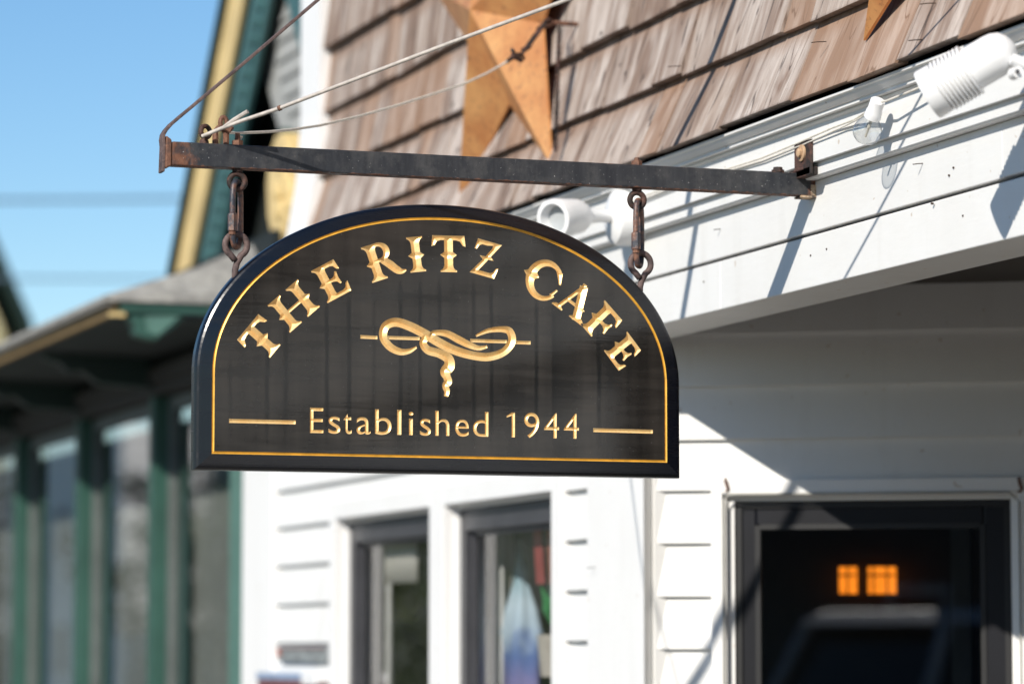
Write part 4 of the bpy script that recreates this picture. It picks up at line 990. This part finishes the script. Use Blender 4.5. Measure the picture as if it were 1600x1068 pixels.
for a, b in zip(yl, yl[1:]):
    a_ = a+.10 if a > 7 else a
    f = MB(); f.box(XG, XG+.05, b-.065, b-.0, .6, 2.805); f.box(XG, XG+.05, a_+.0, a_+.05, .6, 2.805); f.box(XG, XG+.05, a_+.05, b-.065, 2.745, 2.805); f.box(XG, XG+.05, a_+.05, b-.065, .6, .7)
    wn = f.build('window', simple('grey_green_sash', (.115, .13, .125), .5), nb_)
    MB().quad((XG+.018, a_+.04, .65), (XG+.018, b-.05, .65), (XG+.018, b-.05, 2.76), (XG+.018, a_+.04, 2.76)).build('pane', M['glass'], wn, fix=False)
    m = MB(); N = 30; vs_ = []
    for i in range(N+1):
        y = a_+(b-a_)*i/N
        for z in (.6, 2.35): vs_.append((XG+.13+.012*math.sin(i*1.7), y, z))
    m.add(vs_, [(2*i, 2*i+2, 2*i+3, 2*i+1) for i in range(N)]); m.build('sheer_curtain', M['sheer'], wn, fix=False)
MB().box(.75, .8, YE, 24, 0, 2.8).build('inner_wall', M['inside'], nb_)
# porch roof: eave fascia, soffit, hipped roof, brackets
EX, EZ = -.42, 3.0
MB().box(EX, EX+.03, YE-.0, 26, EZ, EZ+.05).build('eave_board', simple('tan_eave_paint', (.34, .215, .085), .6), nb_)
MB().box(EX-.035, EX, YE-.03, 26, EZ+.035, EZ+.075).build('gutter', simple('weathered_gutter', (.16, .15, .13), .6), nb_)
MB().box(EX+.03, 1.6, YE-.02, YE+.01, EZ+.012, EZ+.055).build('eave_board', M['green'], nb_)
MB().box(EX-.02, EX+.05, YE-.035, YE-.021, EZ-.012, EZ+.005).build('corner_cap', M['yellow'], nb_)
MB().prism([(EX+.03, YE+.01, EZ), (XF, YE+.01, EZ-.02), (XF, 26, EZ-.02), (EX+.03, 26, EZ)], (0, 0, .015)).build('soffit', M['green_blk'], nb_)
rz = EZ+.075; sl_ = .57
def rp_(x, y, over=0):
    return (x, y, rz+sl_*min(y-(YE-.04), x-(EX-.04)))
rf = MB()
A0 = (EX-.04, YE-.04, rz); 
H1 = (EX-.04+.46, YE-.04+.28, rz+sl_*.28)
rf.add([A0, (1.7, YE-.04, rz), (1.7, YE+.66, rz+sl_*.70), (.47, YE+.62, rz+sl_*.66), H1], [(0, 1, 2, 3, 4)])
rf.add([A0, H1, (H1[0], 26, H1[2]), (EX-.04, 26, rz)], [(0, 1, 2, 3)])
rf.add([A0, (1.7, YE-.04, rz), (1.7, YE-.04, rz-.022), (EX-.04, YE-.04, rz-.022)], [(0, 1, 2, 3)]); rf.add([A0, (EX-.04, 26, rz), (EX-.04, 26, rz-.022), (EX-.04, YE-.04, rz-.022)], [(0, 1, 2, 3)])
rfo = rf.build('porch_roof', M['roof'], nb_)
for k in range(3):                                         # visible shingle courses on the side slope
    y_ = YE-.04+.02+k*.10
    for i in range(14):
        x0_ = EX-.03+(y_+.1-YE+.04)*1.643+i*.14
        if x0_ > 1.5: break
        MB().hexa([(x0_, y_, rz+sl_*(y_-YE+.04)+.008), (x0_+.135, y_, rz+sl_*(y_-YE+.04)+.008), (x0_+.135, y_, rz+sl_*(y_-YE+.04)+.001), (x0_, y_, rz+sl_*(y_-YE+.04)+.001)],
                  [(x0_, y_+.1, rz+sl_*(y_+.1-YE+.04)+.005), (x0_+.135, y_+.1, rz+sl_*(y_+.1-YE+.04)+.005), (x0_+.135, y_+.1, rz+sl_*(y_+.1-YE+.04)+.0), (x0_, y_+.1, rz+sl_*(y_+.1-YE+.04)+.0)]).build('roof_shingle', M['roof'], rfo)
def bracket(y, side=False):
    m = MB()
    if side: # carved corner bracket facing along the street
        P = [ony(px, py, YE) for px, py in ((203, 489), (203, 500), (210, 508), (212, 522), (228, 527), (246, 530), (252, 524), (272, 512), (288, 494), (288, 489))]
        m.prism([(p[0], YE, p[2]) for p in P], (0, .10, 0)); m.build('eave_bracket', M['green'], nb_, bevel=.004)
        P = [ony(px, py, YE) for px, py in ((226, 494), (230, 518), (246, 524), (268, 505), (280, 494))]
        MB().prism([(p[0], YE-.012, p[2]) for p in P], (0, .012, 0)).build('bracket_scroll', M['green_lt'], nb_)
    else:
        P = [(EX+.10, EZ-.005), (EX+.10, EZ-.03), (EX+.17, EZ-.045), (EX+.21, EZ-.09), (EX+.28, EZ-.085), (EX+.36, EZ-.14), (XF, EZ-.16), (XF, EZ-.01)]
        m.prism([(x, y, z) for x, z in P], (0, .09, 0)); m.build('eave_bracket', M['green_dk'], nb_, bevel=.004)
bracket(0, True)
for y in (8.1, 9.8, 11.5, 13.2): bracket(y)
# gable: far rake with its board, soffit and a recess coloured near-black for its shade, grey siding, carved yellow corbel
XB = .40
def gp(px, py, x=XB): return onx(px, py, x)
a, b = gp(288, 415), gp(371, -6); dirr = (b-a); a = a-dirr*.12; YA = 6.75; b = a+dirr*((YA-a[1])/dirr[1])
def rake(o0, o1, x0, x1, mat, name):
    n_ = np.array([0, dirr[2], -dirr[1]]); n_ /= np.linalg.norm(n_); n_ = n_ if n_[1] > 0 else -n_
    q = [(a+n_*o0), (a+n_*o1)]
    zt_ = [b[2]+o*(n_[2]-n_[1]*dirr[2]/dirr[1]) for o in (o0, o1)]      # height where the band meets the ridge line
    for sg in (1, -1):
        P = [(x0, YA+sg*(q[0][1]-YA), q[0][2]), (x0, YA, zt_[0]), (x0, YA, zt_[1]), (x0, YA+sg*(q[1][1]-YA), q[1][2])]
        MB().prism(P, (x1-x0, 0, 0)).build(name, mat, nb_, bevel=.004)
rake(-.10, .135, XB, XB+.03, M['yellow'], 'bargeboard')
rake(.136, .19, XB-.03, XB+6, M['green_dk'], 'gable_roof')
rake(-.135, -.101, XB+.02, XB+.05, M['green_dk'], 'rake_moulding')
rake(-.40, -.136, XB+.03, XB+.06, M['teal'], 'rake_frieze')
for k in range(26):
    t_ = k/28; n_ = np.array([0, dirr[2], -dirr[1]]); n_ /= np.linalg.norm(n_); n_ = n_ if n_[1] > 0 else -n_
    p = a+(b-a)*t_ - n_*.30; MB().lathe((XB+.03, p[1], p[2]), (-1, 0, 0), [(0, .035), (.018, .035), (.022, .02)], 8).build('dentil', M['teal'], nb_)
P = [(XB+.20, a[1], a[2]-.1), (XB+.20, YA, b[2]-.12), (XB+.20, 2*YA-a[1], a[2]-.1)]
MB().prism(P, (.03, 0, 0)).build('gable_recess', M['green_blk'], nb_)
P = [gp(*p, XB+.12) for p in ((396, -20), (404, 60), (415, 120), (430, 180), (446, 232), (520, 240), (520, -20))] + [np.array([XB+.12, YA-.05, b[2]-.45])]
MB().prism(P, (.03, 0, 0)).build('gable_siding', M['siding'], nb_)
for k in range(9):
    py = -8+k*27; pxl = np.interp(py, [-20, 60, 120, 180, 232], [398, 406, 417, 432, 448])
    p, q = gp(pxl+16, py, XB+.105), gp(515, py-4, XB+.105); zz1 = p[2]; dz_ = .075
    MB().hexa([(XB+.105, p[1], p[2]), (XB+.105, q[1], p[2]), (XB+.12, q[1], p[2]), (XB+.12, p[1], p[2])], [(XB+.116, p[1], p[2]+dz_), (XB+.116, q[1], p[2]+dz_), (XB+.12, q[1], p[2]+dz_), (XB+.12, p[1], p[2]+dz_)]).build('siding_board', M['siding'], nb_)
P = [gp(*p, XB+.02) for p in ((430, 212), (440, 206), (448, 225), (452, 262), (462, 290), (470, 310), (471, 330), (464, 350), (458, 366), (446, 380), (426, 380), (418, 340), (416, 290), (420, 245))]
MB().prism(P, (.1, 0, 0)).build('gable_corbel', M['yellow'], nb_, bevel=.01)
P2 = [gp(*p, XB+.05) for p in ((438, 200), (452, 222), (458, 262), (468, 290), (477, 312), (478, 335), (470, 356), (462, 384), (446, 384), (446, 300), (436, 240))]
MB().prism(P2, (.1, 0, 0)).build('corbel_backing', M['green'], nb_)
for (px, py) in ((446, 262), (452, 282), (457, 300), (459, 320), (455, 340), (449, 358), (440, 300), (442, 330)):
    p = gp(px, py, XB+.02); MB().lathe((XB+.02, p[1], p[2]), (-1, 0, 0), [(0, .055), (.02, .05), (.034, .03), (.038, 0.004)], 10).build('corbel_leaf', M['yellow'], nb_, smooth=True)

# ================================================================== FAR HOUSE, WIRES
fh_y = 34
fa = ony(-6, 420, fh_y); fb = ony(38, 520, fh_y)
fh = empty('far_house', (fa[0], fh_y, 0), 'distant yellow house with dark green roof edge at the far left', 'house')
xe = fb[0]; zt = fa[2]; ze = fb[2]; slope = (zt-ze)/(xe-fa[0]); apx = xe-2.6; apz = ze+slope*2.6
MB().prism([(apx, fh_y, apz-.2), (xe-.25, fh_y, ze), (xe-.25, fh_y, 0), (2*apx-xe+.25, fh_y, 0), (2*apx-xe+.25, fh_y, ze)], (0, 6, 0)).build('wall', simple('pale_yellow_wall', (.5, .44, .25), .6), fh)
for s_ in (1, -1):
    MB().prism([(apx, fh_y-.3, apz), (apx+s_*(xe-apx+.05), fh_y-.3, ze-.1), (apx+s_*(xe-apx+.05), fh_y-.3, ze+.10), (apx, fh_y-.3, apz+.22)], (0, 6.6, 0)).build('roof', M['green_dk'], fh)
MB().box(apx-.6, apx+.6, fh_y-.02, fh_y-.0, ze-1.6, ze-.2).build('window', M['frame_dark'], fh)
MB().box(apx+1.4, apx+2.0, fh_y+2.5, fh_y+3.1, ze+.2, ze+1.1).build('chimney', M['siding'], fh)
def wire(py0, py1, y, r, lab, n=1, sp_=.0):
    p = ony(0, py0, y); q = ony(320, py1, y); d = (q-p)/(q[0]-p[0])
    m = MB(); pts = []
    for t_ in np.linspace(-14, 9, 24): pts.append(p+d*t_+np.array([0, 0, .0025*(t_+2)**2]))
    m.tube(pts, r, 6, cap=True)
    return tag(m.build('utility_wire', simple('blue_grey_cable', (.13, .2, .27), .6), None, smooth=True), lab, 'wire', 'overhead utility wires')
wire(314, 316, 30, .024, 'upper of two blurred utility wires crossing the open sky')
wire(436, 441, 30, .017, 'lower blurred utility wire crossing the sky above the porch eave')

# ================================================================== ACROSS THE STREET (seen in the glass and the gloss of the sign)
def house(x0, x1, y0, y1, h, mat, lab, roof, cat='house'):
    r_ = empty('street_house', (x1, (y0+y1)/2, 0), lab, cat, 'houses across the street')
    MB().box(x0, x1, y0, y1, -.1, h).build('wall', mat, r_)
    ym = (y0+y1)/2; MB().prism([(x0-.3, y0-.4, h), (x0-.3, y1+.4, h), (x0-.3, ym, h+(y1-y0)*.36)], (x1-x0+.6, 0, 0)).build('roof', roof, r_)
    for k in range(int((y1-y0)/2.4)):
        for zf in range(int(h/2.8)):
            y = y0+.9+k*2.4; z = .9+zf*2.8
            f = MB().box(x1, x1+.05, y, y+1.1, z, z+1.4).build('window', M['white2'], r_); MB().box(x1+.05, x1+.06, y+.1, y+1.0, z+.1, z+1.3).build('pane', M['door_navy'], f)
    return r_
house(-24, -13.4, 50, 62, 6.4, simple('grey_green_clapboard', (.16, .18, .15), .6), 'grey green house across the street mirrored in the near panes', M['roof'])
house(-24, -12.6, 67, 80, 7.0, white_paint('far_white', (.78, .78, .78)), 'white two storey house across the street mirrored in the panes', M['roof'])
house(-26, -13.0, 86, 104, 7.6, simple('blue_grey_clapboard', (.20, .23, .27), .6), 'blue grey house across the street beyond the white one', M['roof'])
house(-30, -11.5, 112, 140, 9.5, simple('stone_grey_render', (.22, .21, .19), .7), 'long stone grey building at the far end of the street', M['roof'])
house(-24, -15, -34, -18, 6.0, simple('brown_clapboard', (.10, .08, .07), .7), 'dark brown building added across the street to keep the door glass dark', M['roof'])  # unseen building added so the door glass mirrors something dark
def tree(x, y, h, r0, lab, seed):
    rn = random.Random(seed); t = empty('street_tree', (x, y, -.1), lab, 'tree', 'trees across the street')
    tr = MB(); pts = [(x, y, -.15), (x+.05, y, h*.25), (x-.05, y+.08, h*.5), (x+.05, y, h*.85)]
    tr.tube(pts, [.22, .17, .12, .04], 8)
    for k in range(7):
        a_ = rn.uniform(0, 6.28); z0 = h*rn.uniform(.3, .65); tr.tube([(x, y, z0), (x+r0*.4*math.cos(a_), y+r0*.4*math.sin(a_), z0+h*.12), (x+r0*.8*math.cos(a_), y+r0*.8*math.sin(a_), z0+h*.2)], [.08, .05, .02], 6)
    tr.build('trunk', M['bark'], t, smooth=True)
    cr_ = MB()
    cl_ = [(x+rn.gauss(0, r0*.5), y+rn.gauss(0, r0*.5), h*.65+rn.gauss(0, h*.16), rn.uniform(.35, .8)*r0*.6) for _ in range(34)]
    for (cx_, cy_, cz_, cr2) in cl_:
        for _ in range(80):
            p = np.array([cx_, cy_, cz_])+np.array([rn.gauss(0, 1), rn.gauss(0, 1), rn.gauss(0, .8)])*cr2*.55
            u_ = np.array([rn.uniform(-1, 1), rn.uniform(-1, 1), rn.uniform(-.6, .6)])*.16; v_ = np.array([rn.uniform(-1, 1), rn.uniform(-1, 1), rn.uniform(-1, 1)])*.12
            cr_.add([p-u_, p+v_*.5, p+u_, p-v_*.5], [(0, 1, 2, 3)])
    cr_.build('crown', M['leaf'], t, fix=False)
tree(-12, 46, 5.5, 2.0, 'small tree across the street before the grey green house', 1)
tree(-12.2, 60, 5.0, 1.8, 'leafy tree across the street between grey green and white houses', 2)
tree(-12, 83.5, 7, 2.6, 'tall tree across the street beyond the white house', 3)
hg = MB(); rn = random.Random(5)
for i in range(16000):
    p = np.array([-13.2+rn.uniform(-.5, .5), rn.uniform(34, 110), rn.uniform(0, 2.1)]); u_ = np.array([rn.uniform(-1, 1), rn.uniform(-1, 1), rn.uniform(-.6, .6)])*.12; v_ = np.array([rn.uniform(-1, 1), rn.uniform(-1, 1), rn.uniform(-1, 1)])*.1
    hg.add([p-u_, p+v_*.5, p+u_, p-v_*.5], [(0, 1, 2, 3)])
tag(hg.build('hedge_foliage', M['leaf'], None, fix=False), 'long clipped hedge in front of the houses across the street', 'hedge', None, 'stuff')
# parked silver car mirrored in the door glass
def car(cx, cy, rot):
    c = empty('parked_car', (cx, cy, -.125), 'silver estate car parked across the street mirrored in the door', 'car')
    ca, sa = math.cos(rot), math.sin(rot)
    def tf(p): return (cx+1.22*(p[0]*ca-p[1]*sa), cy+1.22*(p[0]*sa+p[1]*ca), -.125+1.22*p[2])
    paint = simple('silver_paint', (.62, .64, .66), .3, .03, 3, .2); dark = simple('tinted_glass', (.008, .009, .010), .1); rub = simple('rubber', (.015, .015, .015), .8)
    secs = [(-2.25, .62, .50, .80), (-2.2, .80, .38, .95), (-1.6, .88, .28, 1.02), (-.6, .90, .26, 1.04), (.8, .90, .26, 1.02), (1.6, .88, .28, .98), (2.15, .80, .34, .90), (2.3, .66, .46, .78)]
    b = MB(tf); vs_ = []; fs_ = []
    for (y, w, z0, z1) in secs: vs_ += [(-w*.94, y, z0), (-w, y, z0+.2), (-w*.97, y, z1-.06), (-w*.88, y, z1), (w*.88, y, z1), (w*.97, y, z1-.06), (w, y, z0+.2), (w*.94, y, z0)]
    for i in range(len(secs)-1):
        for k in range(8): fs_.append((i*8+k, i*8+(k+1) % 8, (i+1)*8+(k+1) % 8, (i+1)*8+k))
    fs_ += [tuple(range(8))[::-1], tuple(range((len(secs)-1)*8, len(secs)*8))]
    b.add(vs_, fs_).build('body', paint, c, smooth=True)
    g = MB(tf); lo = [(-.82, -2.05, 1.0), (.82, -2.05, 1.0), (.84, 1.25, 1.0), (-.84, 1.25, 1.0)]; hi = [(-.68, -1.75, 1.58), (.68, -1.75, 1.58), (.70, .35, 1.62), (-.70, .35, 1.62)]
    g.hexa(lo, hi).build('cabin_glass', dark, c)
    r_ = MB(tf); r_.hexa([(-.72, -1.9, 1.57), (.72, -1.9, 1.57), (.73, .42, 1.60), (-.73, .42, 1.60)], [(-.6, -1.8, 1.66), (.6, -1.8, 1.66), (.62, .3, 1.69), (-.62, .3, 1.69)]).build('roof', paint, c, bevel=.02)
    for s_ in (-1, 1):
        p_ = MB(tf); p_.tube([(s_*.84, -2.1, .98), (s_*.71, -1.8, 1.6)], .045, 8); p_.tube([(s_*.86, 1.28, .98), (s_*.72, .36, 1.62)], .04, 8); p_.tube([(s_*.85, -.4, 1.0), (s_*.71, -.4, 1.62)], .035, 8); p_.build('pillar', paint, c)
        MB(tf).box(s_*.78-.12, s_*.78+.12, -2.27, -2.18, .72, .9).build('tail_light', simple('red_lamp', (.4, .02, .02), .2), c)
        MB(tf).box(s_*.72-.16, s_*.72+.16, 2.2, 2.29, .66, .8).build('headlight', M['plastic'], c)
        MB(tf).box(s_*.98-.1, s_*.98+.1, .75, .87, 1.0, 1.13).build('mirror', paint, c, bevel=.02)
        for y in (-1.4, 1.42):
            wo = MB(tf).lathe((s_*.80, y, .33), (s_, 0, 0), [(0, .33), (.02, .34), (.14, .34), (.17, .31), (.17, .21)], 24, cap=True).build('wheel', rub, c)
            MB(tf).lathe((s_*.95, y, .33), (s_, 0, 0), [(0, .2), (.03, .2), (.035, .05)], 16).build('rim', paint, wo)
car(-8.05, -13.5, math.pi+.3)
print('shingles', nsh, 'tris', sum(len(o.data.polygons) for o in S.objects if o.type == 'MESH'))
